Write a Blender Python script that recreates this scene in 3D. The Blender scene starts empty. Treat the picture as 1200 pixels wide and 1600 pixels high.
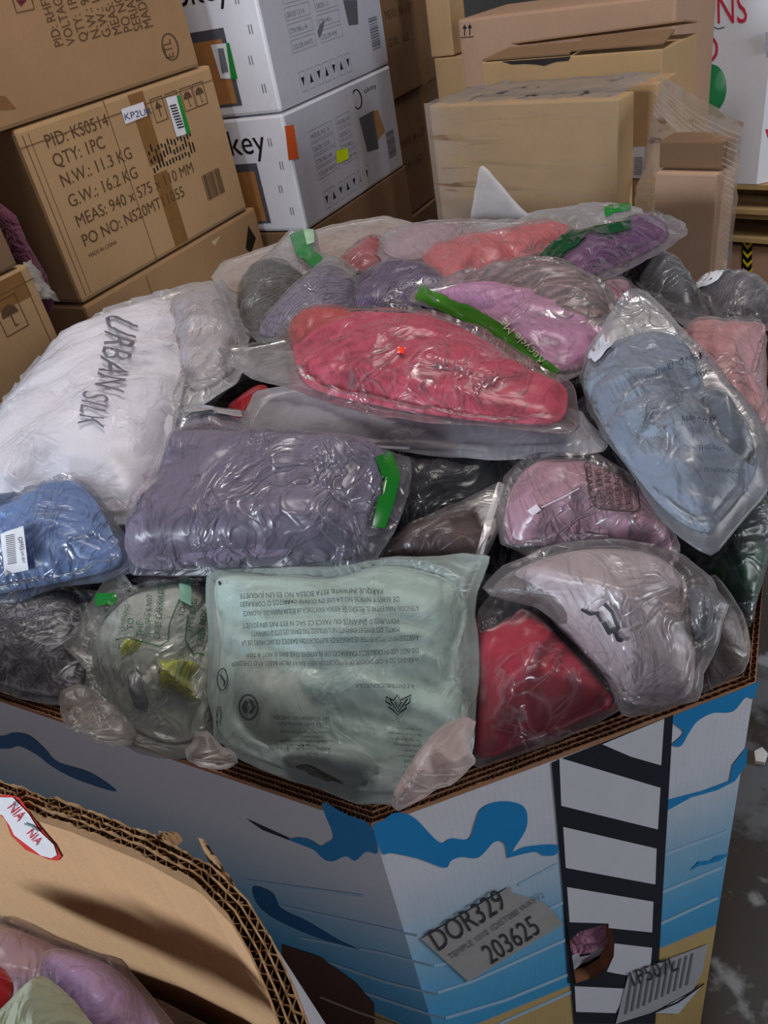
import bpy, bmesh, math, random
from mathutils import Vector, Matrix, noise
from mathutils.geometry import tessellate_polygon

# ------------------------------------------------------------------ camera
S = bpy.context.scene
COL = S.collection
FPX, CX, CY, CAMH = 1232.0, 600.0, 800.0, 1.7       # focal length in pixels of the 1200x1600 frame
NAD = Vector((350.0, 1700.0, FPX))                  # where the plumb lines of the photo meet
_down = NAD.normalized(); _up = -_down
_f = Vector((0, 0, 1)); _f = (_f - _up * _f.dot(_up)).normalized()
_r = _f.cross(_up)
def c2w(v): return Vector((_r.dot(v), _f.dot(v), _up.dot(v)))
CAM = Vector((0, 0, CAMH))
def ray(px, py): return c2w(Vector((px - CX, py - CY, FPX)))
def onz(px, py, z):
    d = ray(px, py); return CAM + d * ((z - CAMH) / d.z)
def onplane(px, py, p0, n):
    d = ray(px, py); return CAM + d * ((p0 - CAM).dot(n) / d.dot(n))

cam = bpy.data.objects.new('camera', bpy.data.cameras.new('camera')); COL.objects.link(cam)
cam.data.sensor_fit = 'VERTICAL'; cam.data.sensor_height = 36; cam.data.lens = 36 * FPX / 1600
cam.data.clip_start = 0.02
cam.matrix_world = Matrix.Translation(CAM) @ Matrix((c2w(Vector((1, 0, 0))), c2w(Vector((0, -1, 0))), c2w(Vector((0, 0, -1))))).transposed().to_4x4()
S.camera = cam

# ------------------------------------------------------------------ light
S.view_settings.view_transform = 'Standard'; S.view_settings.look = 'None'
S.view_settings.gamma = 1; S.view_settings.use_curve_mapping = False
S.view_settings.exposure = 0.0
W = bpy.data.worlds.new('world'); S.world = W; W.use_nodes = True
W.node_tree.nodes['Background'].inputs[0].default_value = (0.80, 0.83, 0.95, 1)
W.node_tree.nodes['Background'].inputs[1].default_value = 0.075
def area(name, loc, aim, sx, sy, power, col):
    l = bpy.data.lights.new(name, 'AREA'); l.shape = 'RECTANGLE'; l.size = sx; l.size_y = sy; l.energy = power; l.color = col
    o = bpy.data.objects.new(name, l); COL.objects.link(o); o.location = loc
    o.rotation_euler = (Vector(aim) - Vector(loc)).to_track_quat('-Z', 'Y').to_euler()
    return o
area('doorway_left', (-2.9, -0.6, 2.15), (-0.5, 1.1, 1.05), 1.2, 0.6, 105, (0.80, 0.89, 1.0))
area('doorway_right', (3.9, -0.3, 1.8), (0.4, 1.0, 0.8), 1.4, 1.6, 84, (0.90, 0.94, 1.0))
area('ceiling_lamp', (0.2, 1.8, 5.0), (0.2, 1.8, 0.5), 1.8, 0.5, 92, (1.0, 0.93, 0.88))

# ------------------------------------------------------------------ materials
def lin(h):
    if not isinstance(h, str): return (*h, 1)
    c = [int(h[i:i + 2], 16) / 255 for i in (0, 2, 4)]
    return tuple((x / 12.92 if x <= .04045 else ((x + .055) / 1.055) ** 2.4) for x in c) + (1,)
MC = {}
def newmat(key):
    m = bpy.data.materials.new(key); m.use_nodes = True
    nt = m.node_tree; b = nt.nodes['Principled BSDF']
    return m, nt, b
def N(nt, t, **kw):
    n = nt.nodes.new(t)
    for k, v in kw.items():
        if k in n.inputs: n.inputs[k].default_value = v
        else: setattr(n, k, v)
    return n
def mapping(nt, scale=(1, 1, 1), rot=(0, 0, 0)):
    tc = N(nt, 'ShaderNodeTexCoord'); mp = N(nt, 'ShaderNodeMapping')
    mp.inputs['Scale'].default_value = scale; mp.inputs['Rotation'].default_value = rot
    nt.links.new(tc.outputs['Object'], mp.inputs['Vector']); return mp.outputs[0]
def mix(nt, fac, a, b):
    m = N(nt, 'ShaderNodeMix', data_type='RGBA')
    if isinstance(fac, float): m.inputs[0].default_value = fac
    else: nt.links.new(fac, m.inputs[0])
    for i, v in ((6, a), (7, b)):
        if isinstance(v, tuple): m.inputs[i].default_value = v
        else: nt.links.new(v, m.inputs[i])
    return m.outputs[2]
def bump(nt, h, strength, dist, nrm=None):
    b = N(nt, 'ShaderNodeBump', Strength=strength, Distance=dist)
    nt.links.new(h, b.inputs['Height'])
    if nrm: nt.links.new(nrm, b.inputs['Normal'])
    return b.outputs[0]
def ramp(nt, x, stops):
    r = N(nt, 'ShaderNodeValToRGB'); e = r.color_ramp.elements
    while len(e) < len(stops): e.new(0.5)
    for el, (p, c) in zip(e, stops): el.position = p; el.color = c
    nt.links.new(x, r.inputs[0]); return r.outputs[0]

def M_plain(h, rough=0.7, spec=0.3, tint=0.06):
    key = 'plain_%s_%s_%s' % (h, rough, spec)
    if key in MC: return MC[key]
    m, nt, b = newmat(key); c = lin(h)
    n = N(nt, 'ShaderNodeTexNoise', Scale=35.0, Detail=4.0); nt.links.new(mapping(nt), n.inputs['Vector'])
    d = tuple(x * (1 - tint * 3) for x in c[:3]) + (1,)
    nt.links.new(mix(nt, n.outputs[0], d, tuple(min(1, x * (1 + tint * 2)) for x in c[:3]) + (1,)), b.inputs['Base Color'])
    b.inputs['Roughness'].default_value = rough; b.inputs['Specular IOR Level'].default_value = spec
    MC[key] = m; return m

def M_card(h, dirt=0.5):
    key = 'card_' + h
    if key in MC: return MC[key]
    m, nt, b = newmat(key); c = lin(h)
    v = mapping(nt)
    n = N(nt, 'ShaderNodeTexNoise', Scale=3.5, Detail=6.0, Roughness=0.6); nt.links.new(v, n.inputs['Vector'])
    n2 = N(nt, 'ShaderNodeTexNoise', Scale=420.0, Detail=2.0); nt.links.new(v, n2.inputs['Vector'])
    a = mix(nt, n.outputs[0], tuple(x * .78 for x in c[:3]) + (1,), tuple(min(1, x * 1.18) for x in c[:3]) + (1,))
    a2 = mix(nt, n2.outputs[0], (.82, .80, .78, 1), (1.12, 1.12, 1.12, 1))
    mm = N(nt, 'ShaderNodeMix', data_type='RGBA', blend_type='MULTIPLY'); mm.inputs[0].default_value = 1
    nt.links.new(a, mm.inputs[6]); nt.links.new(a2, mm.inputs[7]); nt.links.new(mm.outputs[2], b.inputs['Base Color'])
    w = N(nt, 'ShaderNodeTexWave', Scale=22.0, Distortion=1.0, Detail=1.0); nt.links.new(mapping(nt, (1, 1, .05)), w.inputs['Vector'])
    nt.links.new(bump(nt, w.outputs[0], 0.12, 0.001, bump(nt, n.outputs[0], 0.3, 0.01)), b.inputs['Normal'])
    b.inputs['Roughness'].default_value = 0.75; b.inputs['Specular IOR Level'].default_value = 0.25
    MC[key] = m; return m

def M_fabric(h, kind='plain', h2=None):
    key = 'cloth_%s_%s_%s' % (h, kind, h2)
    if key in MC: return MC[key]
    m, nt, b = newmat(key); c = lin(h); v = mapping(nt)
    n = N(nt, 'ShaderNodeTexNoise', Scale=14.0, Detail=5.0); nt.links.new(v, n.inputs['Vector'])
    dk = tuple(x * .80 for x in c[:3]) + (1,); lt = tuple(min(1, x * 1.12) for x in c[:3]) + (1,)
    col = mix(nt, n.outputs[0], dk, lt)
    fine = N(nt, 'ShaderNodeTexNoise', Scale=500.0, Detail=2.0); nt.links.new(v, fine.inputs['Vector'])
    nrm = bump(nt, fine.outputs[0], 0.25, 0.001)
    wr = N(nt, 'ShaderNodeTexNoise', Scale=16.0, Detail=3.0, Distortion=1.4); nt.links.new(mapping(nt, (1, .38, 1), (0, 0, .5)), wr.inputs['Vector'])
    wrr = ramp(nt, wr.outputs[0], [(0.30, (0, 0, 0, 1)), (0.5, (1, 1, 1, 1)), (0.70, (0, 0, 0, 1))])
    nrm = bump(nt, wrr, 0.75, 0.010, nrm)
    if kind == 'knit':
        w = N(nt, 'ShaderNodeTexWave', Scale=48.0, Distortion=5.0, Detail=2.0); nt.links.new(mapping(nt, rot=(0, .3, .8)), w.inputs['Vector'])
        nrm = bump(nt, w.outputs[0], 0.8, 0.004, nrm)
        col = mix(nt, w.outputs[0], tuple(x * .6 for x in c[:3]) + (1,), lt)
    elif kind == 'pleat':
        w = N(nt, 'ShaderNodeTexWave', Scale=17.0, Distortion=7.0, Detail=2.0); w.inputs['Detail Scale'].default_value = 0.6
        nt.links.new(mapping(nt, rot=(0, 0, 1.9)), w.inputs['Vector'])
        nrm = bump(nt, w.outputs[0], 0.9, 0.006, nrm)
        col = mix(nt, w.outputs[0], tuple(x * .55 for x in c[:3]) + (1,), lt)
    elif kind == 'fleece':
        vo = N(nt, 'ShaderNodeTexVoronoi', Scale=85.0); nt.links.new(v, vo.inputs['Vector'])
        nrm = bump(nt, vo.outputs[0], 0.9, 0.005, nrm)
    elif kind == 'loops':
        dn = N(nt, 'ShaderNodeTexNoise', Scale=22.0, Detail=1.0); nt.links.new(v, dn.inputs['Vector'])
        mv = N(nt, 'ShaderNodeMix', data_type='VECTOR'); mv.inputs[0].default_value = .12
        nt.links.new(v, mv.inputs[4]); nt.links.new(dn.outputs[1], mv.inputs[5])
        w = N(nt, 'ShaderNodeTexWave', wave_type='RINGS', Scale=11.0, Distortion=24.0, Detail=0.0); nt.links.new(mv.outputs[1], w.inputs['Vector'])
        w.inputs['Detail Scale'].default_value = 3.0
        nrm = bump(nt, w.outputs[0], 1.0, 0.01, nrm)
        col = mix(nt, w.outputs[0], tuple(x * .25 for x in c[:3]) + (1,), tuple(min(1, x * 1.3) for x in c[:3]) + (1,))
    elif kind == 'dots':
        vo = N(nt, 'ShaderNodeTexVoronoi', Scale=75.0); nt.links.new(v, vo.inputs['Vector'])
        r = ramp(nt, vo.outputs[0], [(0.0, (1, 1, 1, 1)), (0.28, (1, 1, 1, 1)), (0.34, (0, 0, 0, 1))])
        col = mix(nt, r, col, lin(h2))
    elif kind == 'mottle':
        n3 = N(nt, 'ShaderNodeTexNoise', Scale=9.0, Detail=3.0); nt.links.new(v, n3.inputs['Vector'])
        r = ramp(nt, n3.outputs[0], [(0.0, (0, 0, 0, 1)), (0.44, (0, 0, 0, 1)), (0.56, (1, 1, 1, 1))])
        col = mix(nt, r, col, lin(h2))
    nt.links.new(col, b.inputs['Base Color']); nt.links.new(nrm, b.inputs['Normal'])
    b.inputs['Roughness'].default_value = 0.85; b.inputs['Sheen Weight'].default_value = 0.15
    b.inputs['Specular IOR Level'].default_value = 0.2
    MC[key] = m; return m

def M_film(haze=0.10, tint='e8e6ea', rough=0.10, crinkle=0.6, streak=None, gloss=1.0, sc=1.0):
    key = 'film_%s_%s_%s_%s_%s_%s' % (haze, tint, rough, crinkle, streak, sc)
    if key in MC: return MC[key]
    m = bpy.data.materials.new(key); m.use_nodes = True; nt = m.node_tree
    nt.nodes.remove(nt.nodes['Principled BSDF']); out = nt.nodes['Material Output']
    v = mapping(nt, streak or (1, 1, 1), (0.3, 0.2, 0.6) if not streak else (0, 0, 0))
    def mult(a, b, k=None):
        m_ = N(nt, 'ShaderNodeMath', operation='MULTIPLY'); nt.links.new(a, m_.inputs[0])
        if k is None: nt.links.new(b, m_.inputs[1])
        else: m_.inputs[1].default_value = k
        return m_.outputs[0]
    if streak:
        vo = N(nt, 'ShaderNodeTexNoise', Scale=2.2 * sc, Detail=3.0, Distortion=.3); nt.links.new(v, vo.inputs['Vector'])
        cr = ramp(nt, vo.outputs[0], [(0.0, (0, 0, 0, 1)), (0.60, (0, 0, 0, 1)), (0.68, (.8, .8, .8, 1))])
        nrm = bump(nt, vo.outputs[0], crinkle * 0.10, 0.004)
    else:
        dn = N(nt, 'ShaderNodeTexNoise', Scale=6.0 * sc, Detail=2.0); nt.links.new(v, dn.inputs['Vector'])
        mv = N(nt, 'ShaderNodeMix', data_type='VECTOR'); mv.inputs[0].default_value = 0.25
        nt.links.new(v, mv.inputs[4]); nt.links.new(dn.outputs[1], mv.inputs[5])
        # long soft creases (ridged noise) and short crackle lines, both fading in and out over the bag
        r1_ = N(nt, 'ShaderNodeTexNoise', Scale=13.0 * sc, Detail=3.0, Distortion=.8); nt.links.new(mv.outputs[1], r1_.inputs['Vector'])
        rid = ramp(nt, r1_.outputs[0], [(0.0, (0, 0, 0, 1)), (0.455, (0, 0, 0, 1)), (0.495, (1, 1, 1, 1)), (0.535, (0, 0, 0, 1))])
        vo = N(nt, 'ShaderNodeTexVoronoi', feature='DISTANCE_TO_EDGE', Scale=24.0 * sc); nt.links.new(mv.outputs[1], vo.inputs['Vector'])
        crk = ramp(nt, vo.outputs[0], [(0.0, (1, 1, 1, 1)), (0.06, (0, 0, 0, 1))])
        msk = N(nt, 'ShaderNodeTexNoise', Scale=7.0, Detail=1.0); nt.links.new(v, msk.inputs['Vector'])
        mk = ramp(nt, msk.outputs[0], [(0.42, (0, 0, 0, 1)), (0.62, (1, 1, 1, 1))])
        cr_ = N(nt, 'ShaderNodeMath', operation='MAXIMUM'); nt.links.new(mult(rid, mk), cr_.inputs[0]); nt.links.new(mult(mult(crk, mk), None, .6), cr_.inputs[1])
        cr = cr_.outputs[0]
        nrm = bump(nt, r1_.outputs[0], crinkle * 0.55, 0.012)
        nrm = bump(nt, cr, crinkle * 0.5, 0.003, nrm)
    tr = N(nt, 'ShaderNodeBsdfTransparent'); tr.inputs[0].default_value = (0.97, 0.97, 0.97, 1)
    gl = N(nt, 'ShaderNodeBsdfGlossy', Roughness=rough); gl.inputs[0].default_value = (gloss, gloss, gloss, 1)
    df = N(nt, 'ShaderNodeBsdfDiffuse'); df.inputs[0].default_value = lin(tint)
    tl = N(nt, 'ShaderNodeBsdfTranslucent'); tl.inputs[0].default_value = lin(tint)
    fr = N(nt, 'ShaderNodeFresnel', IOR=1.55)
    for n in (gl, df, fr): nt.links.new(nrm, n.inputs['Normal'])
    rr_ = N(nt, 'ShaderNodeMapRange'); nt.links.new(cr, rr_.inputs[0]); rr_.inputs[3].default_value = rough + .28; rr_.inputs[4].default_value = rough
    nt.links.new(rr_.outputs[0], gl.inputs['Roughness'])
    dt = N(nt, 'ShaderNodeMixShader', Fac=0.35); nt.links.new(df.outputs[0], dt.inputs[1]); nt.links.new(tl.outputs[0], dt.inputs[2])
    hz = N(nt, 'ShaderNodeMixShader', Fac=haze); nt.links.new(tr.outputs[0], hz.inputs[1]); nt.links.new(dt.outputs[0], hz.inputs[2])
    # crease lines scatter a little more light than the flat film
    ma = N(nt, 'ShaderNodeMath', operation='MULTIPLY_ADD'); nt.links.new(cr, ma.inputs[0]); ma.inputs[1].default_value = 0.17; ma.inputs[2].default_value = haze
    nt.links.new(ma.outputs[0], hz.inputs[0])
    gk_ = N(nt, 'ShaderNodeMapRange'); nt.links.new(cr, gk_.inputs[0]); gk_.inputs[3].default_value = 0.62; gk_.inputs[4].default_value = 1.25
    gm_ = N(nt, 'ShaderNodeMath', operation='MULTIPLY'); nt.links.new(fr.outputs[0], gm_.inputs[0]); nt.links.new(gk_.outputs[0], gm_.inputs[1])
    mg = N(nt, 'ShaderNodeMixShader'); nt.links.new(gm_.outputs[0], mg.inputs[0]); nt.links.new(hz.outputs[0], mg.inputs[1]); nt.links.new(gl.outputs[0], mg.inputs[2])
    nt.links.new(mg.outputs[0], out.inputs['Surface'])
    MC[key] = m; return m

def M_bin():
    if 'bin' in MC: return MC['bin']
    m, nt, b = newmat('bin_print')
    tc = N(nt, 'ShaderNodeNewGeometry'); sx = N(nt, 'ShaderNodeSeparateXYZ'); nt.links.new(tc.outputs['Position'], sx.inputs[0])
    c = ramp(nt, sx.outputs[2], [(0.0, lin('b89a62')), (0.385, lin('c9ab70')), (0.39, lin('3e9fd0')), (0.50, lin('55abd8')),
                                (0.64, lin('8fc0dd')), (0.74, lin('c3d3e0')), (0.83, lin('dfe2ea')), (1.0, lin('e6e4ea'))])
    n = N(nt, 'ShaderNodeTexNoise', Scale=300.0, Detail=2.0); nt.links.new(mapping(nt), n.inputs['Vector'])
    mm = N(nt, 'ShaderNodeMix', data_type='RGBA', blend_type='MULTIPLY'); mm.inputs[0].default_value = 1
    nt.links.new(c, mm.inputs[6]); nt.links.new(mix(nt, n.outputs[0], (.93, .93, .93, 1), (1.04, 1.04, 1.04, 1)), mm.inputs[7])
    nt.links.new(mm.outputs[2], b.inputs['Base Color'])
    w = N(nt, 'ShaderNodeTexWave', Scale=40.0, Distortion=.5); nt.links.new(mapping(nt, (1, 1, .02)), w.inputs['Vector'])
    n4 = N(nt, 'ShaderNodeTexNoise', Scale=4.0, Detail=3.0); nt.links.new(mapping(nt), n4.inputs['Vector'])
    nt.links.new(bump(nt, w.outputs[0], .035, .001, bump(nt, n4.outputs[0], .35, .02)), b.inputs['Normal'])
    b.inputs['Roughness'].default_value = .5
    MC['bin'] = m; return m

def M_floor():
    m, nt, b = newmat('concrete'); v = mapping(nt)
    n = N(nt, 'ShaderNodeTexNoise', Scale=2.2, Detail=8.0, Roughness=.65); nt.links.new(v, n.inputs['Vector'])
    n2 = N(nt, 'ShaderNodeTexNoise', Scale=7.0, Detail=6.0); nt.links.new(v, n2.inputs['Vector'])
    base = ramp(nt, n.outputs[0], [(0.0, lin('262322')), (0.47, lin('3a3634')), (0.53, lin('62656c')), (1.0, lin('767a82'))])
    sp = ramp(nt, n2.outputs[0], [(0.0, (0, 0, 0, 1)), (0.62, (0, 0, 0, 1)), (0.68, (1, 1, 1, 1))])
    nt.links.new(mix(nt, sp, base, lin('8c8f96')), b.inputs['Base Color'])
    nt.links.new(bump(nt, n2.outputs[0], .3, .004), b.inputs['Normal'])
    b.inputs['Roughness'].default_value = .38
    return m

def M_melon():
    m, nt, b = newmat('melon_print')
    w = N(nt, 'ShaderNodeTexNoise', Scale=9.0, Detail=2.0, Distortion=1.0); nt.links.new(mapping(nt, (1, 1, .5)), w.inputs['Vector'])
    nt.links.new(ramp(nt, w.outputs[0], [(0, lin('1e7a48')), (.5, lin('2f9c62')), (.62, lin('9fd8b4'))]), b.inputs['Base Color'])
    b.inputs['Roughness'].default_value = .5
    return m

WHITE_INK = M_plain('eceaf0', .5); BLACK_INK = M_plain('14161d', .5); NAVY_INK = M_plain('23272f', .5)
PAPER = M_plain('dcdce2', .55)
# ------------------------------------------------------------------ mesh building
class MB:
    def __init__(s): s.v = []; s.f = []; s.m = []; s.mats = []; s.smooth = []
    def mi(s, mat):
        if mat not in s.mats: s.mats.append(mat)
        return s.mats.index(mat)
    def add(s, verts, faces, mat, smooth=False):
        o = len(s.v); k = s.mi(mat); s.v += [Vector(p) for p in verts]
        for f in faces: s.f.append([i + o for i in f]); s.m.append(k); s.smooth.append(smooth)
    def poly(s, pts, mat, holes=()):
        loops = [[Vector(p) for p in pts]] + [[Vector(p) for p in h] for h in holes]
        flat = [p for l in loops for p in l]
        tri = tessellate_polygon(loops); s.add(flat, [list(t) for t in tri], mat)
    def hexa(s, b4, t4, mat):
        s.add(list(b4) + list(t4), [[3, 2, 1, 0], [4, 5, 6, 7], [0, 1, 5, 4], [1, 2, 6, 5], [2, 3, 7, 6], [3, 0, 4, 7]], mat)
    def build(s, name, parent=None, base=None):
        base = Vector(base) if base is not None else (Vector(parent['_b']) if parent is not None and '_b' in parent else Vector((0, 0, 0)))
        me = bpy.data.meshes.new(name); me.from_pydata([p - base for p in s.v], [], s.f)
        for m in s.mats: me.materials.append(m)
        me.polygons.foreach_set('material_index', s.m); me.polygons.foreach_set('use_smooth', s.smooth)
        me.update()
        o = bpy.data.objects.new(name, me); COL.objects.link(o)
        if parent is not None: o.parent = parent; o['_b'] = tuple(base)
        else: o.location = base; o['_b'] = tuple(base)
        return o
def thing(name, base, label, cat, group=None):
    o = bpy.data.objects.new(name, None); COL.objects.link(o); o.location = base; o['_b'] = tuple(base)
    o.empty_display_size = .05
    o['label'] = label; o['category'] = cat
    if group: o['group'] = group
    return o
def tagm(o, label, cat, group=None):
    o['label'] = label; o['category'] = cat
    if group: o['group'] = group
    return o

_tc = {}
def text_geo(body, split=0.0):
    k = (body, split)
    if k in _tc: return _tc[k]
    cu = bpy.data.curves.new('t', 'FONT'); cu.body = body; cu.size = 1; cu.resolution_u = 3
    ob = bpy.data.objects.new('t', cu); COL.objects.link(ob); bpy.context.view_layer.update()
    me = bpy.data.meshes.new_from_object(ob.evaluated_get(bpy.context.evaluated_depsgraph_get()))
    bm = bmesh.new(); bm.from_mesh(me); bmesh.ops.triangulate(bm, faces=bm.faces[:])
    if split:
        for _ in range(3):
            e = [e for e in bm.edges if e.calc_length() > split]
            if not e: break
            bmesh.ops.subdivide_edges(bm, edges=e, cuts=1); bmesh.ops.triangulate(bm, faces=bm.faces[:])
    bm.verts.index_update()
    vs = [(v.co.x, v.co.y) for v in bm.verts]; fs = [[v.index for v in f.verts] for f in bm.faces]
    bm.free(); bpy.data.objects.remove(ob); bpy.data.curves.remove(cu); bpy.data.meshes.remove(me)
    _tc[k] = (vs, fs); return _tc[k]
def text_px(mb, body, px, py, size, ang, surf, mat, stretch=1.0, split=0.0, flip=1, shear=0.0):
    vs, fs = text_geo(body, split); a = math.radians(ang); ca, sa = math.cos(a), math.sin(a)
    out = []
    for x, y in vs:
        X = (x * stretch + y * shear) * size * flip; Y = -y * size
        out.append(surf(px + X * ca - Y * sa, py + X * sa + Y * ca))
    mb.add(out, fs, mat)
def text_frame(mb, body, o, ex, ey, mat):
    """text laid on a flat face: o = start of the baseline, ex / ey = metres per em along / up"""
    vs, fs = text_geo(body); mb.add([o + ex * x + ey * y for x, y in vs], fs, mat)
def line_px(mb, pts, w, surf, mat, closed=False, sub=1):
    P = [Vector(p) for p in pts]
    if closed: P.append(P[0])
    Q = []
    for i in range(len(P) - 1):
        for k in range(sub): Q.append(P[i].lerp(P[i + 1], k / sub))
    Q.append(P[-1]); L = []
    for i, p in enumerate(Q):
        t = (Q[min(i + 1, len(Q) - 1)] - Q[max(i - 1, 0)])
        if closed and i in (0, len(Q) - 1): t = Q[1] - Q[-2]
        t = t.normalized() if t.length else Vector((1, 0)); n = Vector((-t.y, t.x)) * w / 2
        L += [surf(*(p + n)), surf(*(p - n))]
    mb.add(L, [[2 * i, 2 * i + 1, 2 * i + 3, 2 * i + 2] for i in range(len(Q) - 1)], mat)
def ring_px(cx, cy, rx, ry, n=28, ang=0):
    a = math.radians(ang)
    return [(cx + rx * math.cos(t) * math.cos(a) - ry * math.sin(t) * math.sin(a), cy + rx * math.cos(t) * math.sin(a) + ry * math.sin(t) * math.cos(a)) for t in [2 * math.pi * i / n for i in range(n)]]

def catmull(P, k=5):
    n = len(P); out = []
    for i in range(n):
        p0, p1, p2, p3 = P[i - 1], P[i], P[(i + 1) % n], P[(i + 2) % n]
        for j in range(k):
            t = j / k; out.append(0.5 * ((2 * p1) + (p2 - p0) * t + (2 * p0 - 5 * p1 + 4 * p2 - p3) * t * t + (3 * p1 - p0 - 3 * p2 + p3) * t ** 3))
    return out
# ------------------------------------------------------------------ setting
f = MB(); f.add([(-7, -4, 0), (8, -4, 0), (8, 11, 0), (-7, 11, 0)], [[0, 1, 2, 3]], M_floor())
o = f.build('floor'); o['kind'] = 'structure'
wallm = M_plain('8d8a86', .9)
def wall(name, a, b):
    a, b = Vector(a), Vector(b); n = (b - a).cross(Vector((0, 0, 1))).normalized() * .15; u = Vector((0, 0, 5.5))
    w = MB(); w.hexa([a, b, b + n, a + n], [a + u, b + u, b + n + u, a + n + u], wallm)
    o = w.build(name); o['kind'] = 'structure'
wall('wall_back', (8, 11, 0), (-7, 11, 0))
wall('wall_left', (-7, 11, 0), (-7, -4, 0))

# ------------------------------------------------------------------ cartons
U = (onplane(1390, -240, CAM + Vector((0, 5, 0)), Vector((0, 1, 0))) - CAM); U.z = 0; U.normalize()
V = Vector((-U.y, U.x, 0))
UP = Vector((0, 0, 1))
class Carton:
    """upright carton: front edge from a to b (both at the top), going back by `depth`"""
    def __init__(s, name, label, a, b, depth, h, card, cat='box', group=None, side=None, bev=.006, seam=True, dark=None, roundness=0):
        s.a, s.b = Vector(a), Vector(b); s.h = h
        s.d = (s.b - s.a); s.w = s.d.length; s.d.normalize()
        s.back = Vector((-s.d.y, s.d.x, 0))
        s.n = -s.back                                   # outward normal of the front face
        s.D = depth; s.base = s.a.lerp(s.b, .5) + s.back * depth / 2 - UP * h
        s.t = thing(name, s.base, label, cat, group)
        z0 = s.a.z - h
        bm = bmesh.new()
        P = [s.a - UP * h, s.b - UP * h, s.b - UP * h + s.back * depth, s.a - UP * h + s.back * depth]
        P += [p + UP * h for p in P]
        vs = [bm.verts.new(p) for p in P]
        for q in ([3, 2, 1, 0], [4, 5, 6, 7], [0, 1, 5, 4], [1, 2, 6, 5], [2, 3, 7, 6], [3, 0, 4, 7]): bm.faces.new([vs[i] for i in q])
        bmesh.ops.bevel(bm, geom=bm.edges[:], offset=bev, segments=2, affect='EDGES', profile=.6)
        bm.verts.index_update()
        s.mb = MB(); s.mb.add([v.co.copy() for v in bm.verts], [[v.index for v in fc.verts] for fc in bm.faces], card)
        bm.free()
        s.card = card
    def front(s, px, py, eps=.0009): return onplane(px, py, s.a + s.n * eps, s.n)
    def right(s, px, py, eps=.0009): return onplane(px, py, s.b + s.d * eps, s.d)
    def left(s, px, py, eps=.0009): return onplane(px, py, s.a - s.d * eps, s.d)
    def fp(s, x, z, eps=.0009): return s.a + s.d * x - UP * (s.h - z) + s.n * eps     # metres on the front face
    def lp(s, y, z, eps=.0009): return s.a - UP * (s.h - z) + s.back * y - s.d * eps   # metres on the left face
    def tp(s, x, y, eps=.0009): return s.a + s.d * x + s.back * y + UP * eps
    def done(s): return s.mb.build('carton_body', s.t)
    def part(s, mb, name, label=None):
        o = mb.build(name, s.t)
        if label: o['label'] = label
        return o
def quad(mb, fn, x0, y0, x1, y1, mat, eps=.0009): mb.add([fn(x0, y0, eps), fn(x1, y0, eps), fn(x1, y1, eps), fn(x0, y1, eps)], [[0, 1, 2, 3]], mat)
def frame(mb, fn, x0, y0, x1, y1, w, mat):
    for q in ((x0, y0, x1, y0 + w), (x0, y1 - w, x1, y1), (x0, y0, x0 + w, y1), (x1 - w, y0, x1, y1)): quad(mb, fn, *q, mat)
def bars(mb, fn, x0, y0, x1, y1, mat, n=14, eps=.0016, vert=True, seed=1):
    rnd = random.Random(seed)
    for i in range(n):
        if vert: a = x0 + (x1 - x0) * i / n; quad(mb, fn, a, y0, a + (x1 - x0) / n * rnd.uniform(.3, .75), y1, mat, eps)
        else: a = y0 + (y1 - y0) * i / n; quad(mb, fn, x0, a, x1, a + (y1 - y0) / n * rnd.uniform(.3, .75), mat, eps)
def px_sticker(c, pts, surf, mat, name, label=None, extra=None):
    m = MB(); m.poly([surf(*p) for p in pts], mat)
    o = c.part(m, name, label)
    if extra: e = MB(); extra(e); e.build('printing', o)
    return o

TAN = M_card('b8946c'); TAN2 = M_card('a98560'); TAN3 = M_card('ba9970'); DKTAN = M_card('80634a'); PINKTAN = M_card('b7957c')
TAPE = M_plain('8a6238', .25, .6); INK = M_plain('5d432e', .8); SEAM = M_plain('6e5236', .9)
WCARD = M_plain('e4e4ec', .4, .4, .02); GREEN = M_plain('1c8a34', .4); REDINK = M_plain('d0324a', .5)
def icon_arrow(mb, fn, x, z, w, h, mat):
    frame(mb, fn, x, z, x + w, z + h, .003, mat)
    quad(mb, fn, x + w * .46, z + h * .2, x + w * .54, z + h * .6, mat)
    mb.add([fn(x + w * .2, z + h * .55), fn(x + w * .8, z + h * .55), fn(x + w * .5, z + h * .85)], [[0, 1, 2]], mat)
def icon_umbrella(mb, fn, x, z, w, h, mat):
    frame(mb, fn, x, z, x + w, z + h, .003, mat)
    P = [fn(x + w * (.5 + .35 * math.cos(t)), z + h * (.5 + .3 * math.sin(t))) for t in [math.pi * i / 10 for i in range(11)]]
    mb.add(P, [list(range(11))], mat)
    quad(mb, fn, x + w * .48, z + h * .18, x + w * .53, z + h * .5, mat); quad(mb, fn, x + w * .48, z + h * .16, x + w * .64, z + h * .2, mat)

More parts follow.
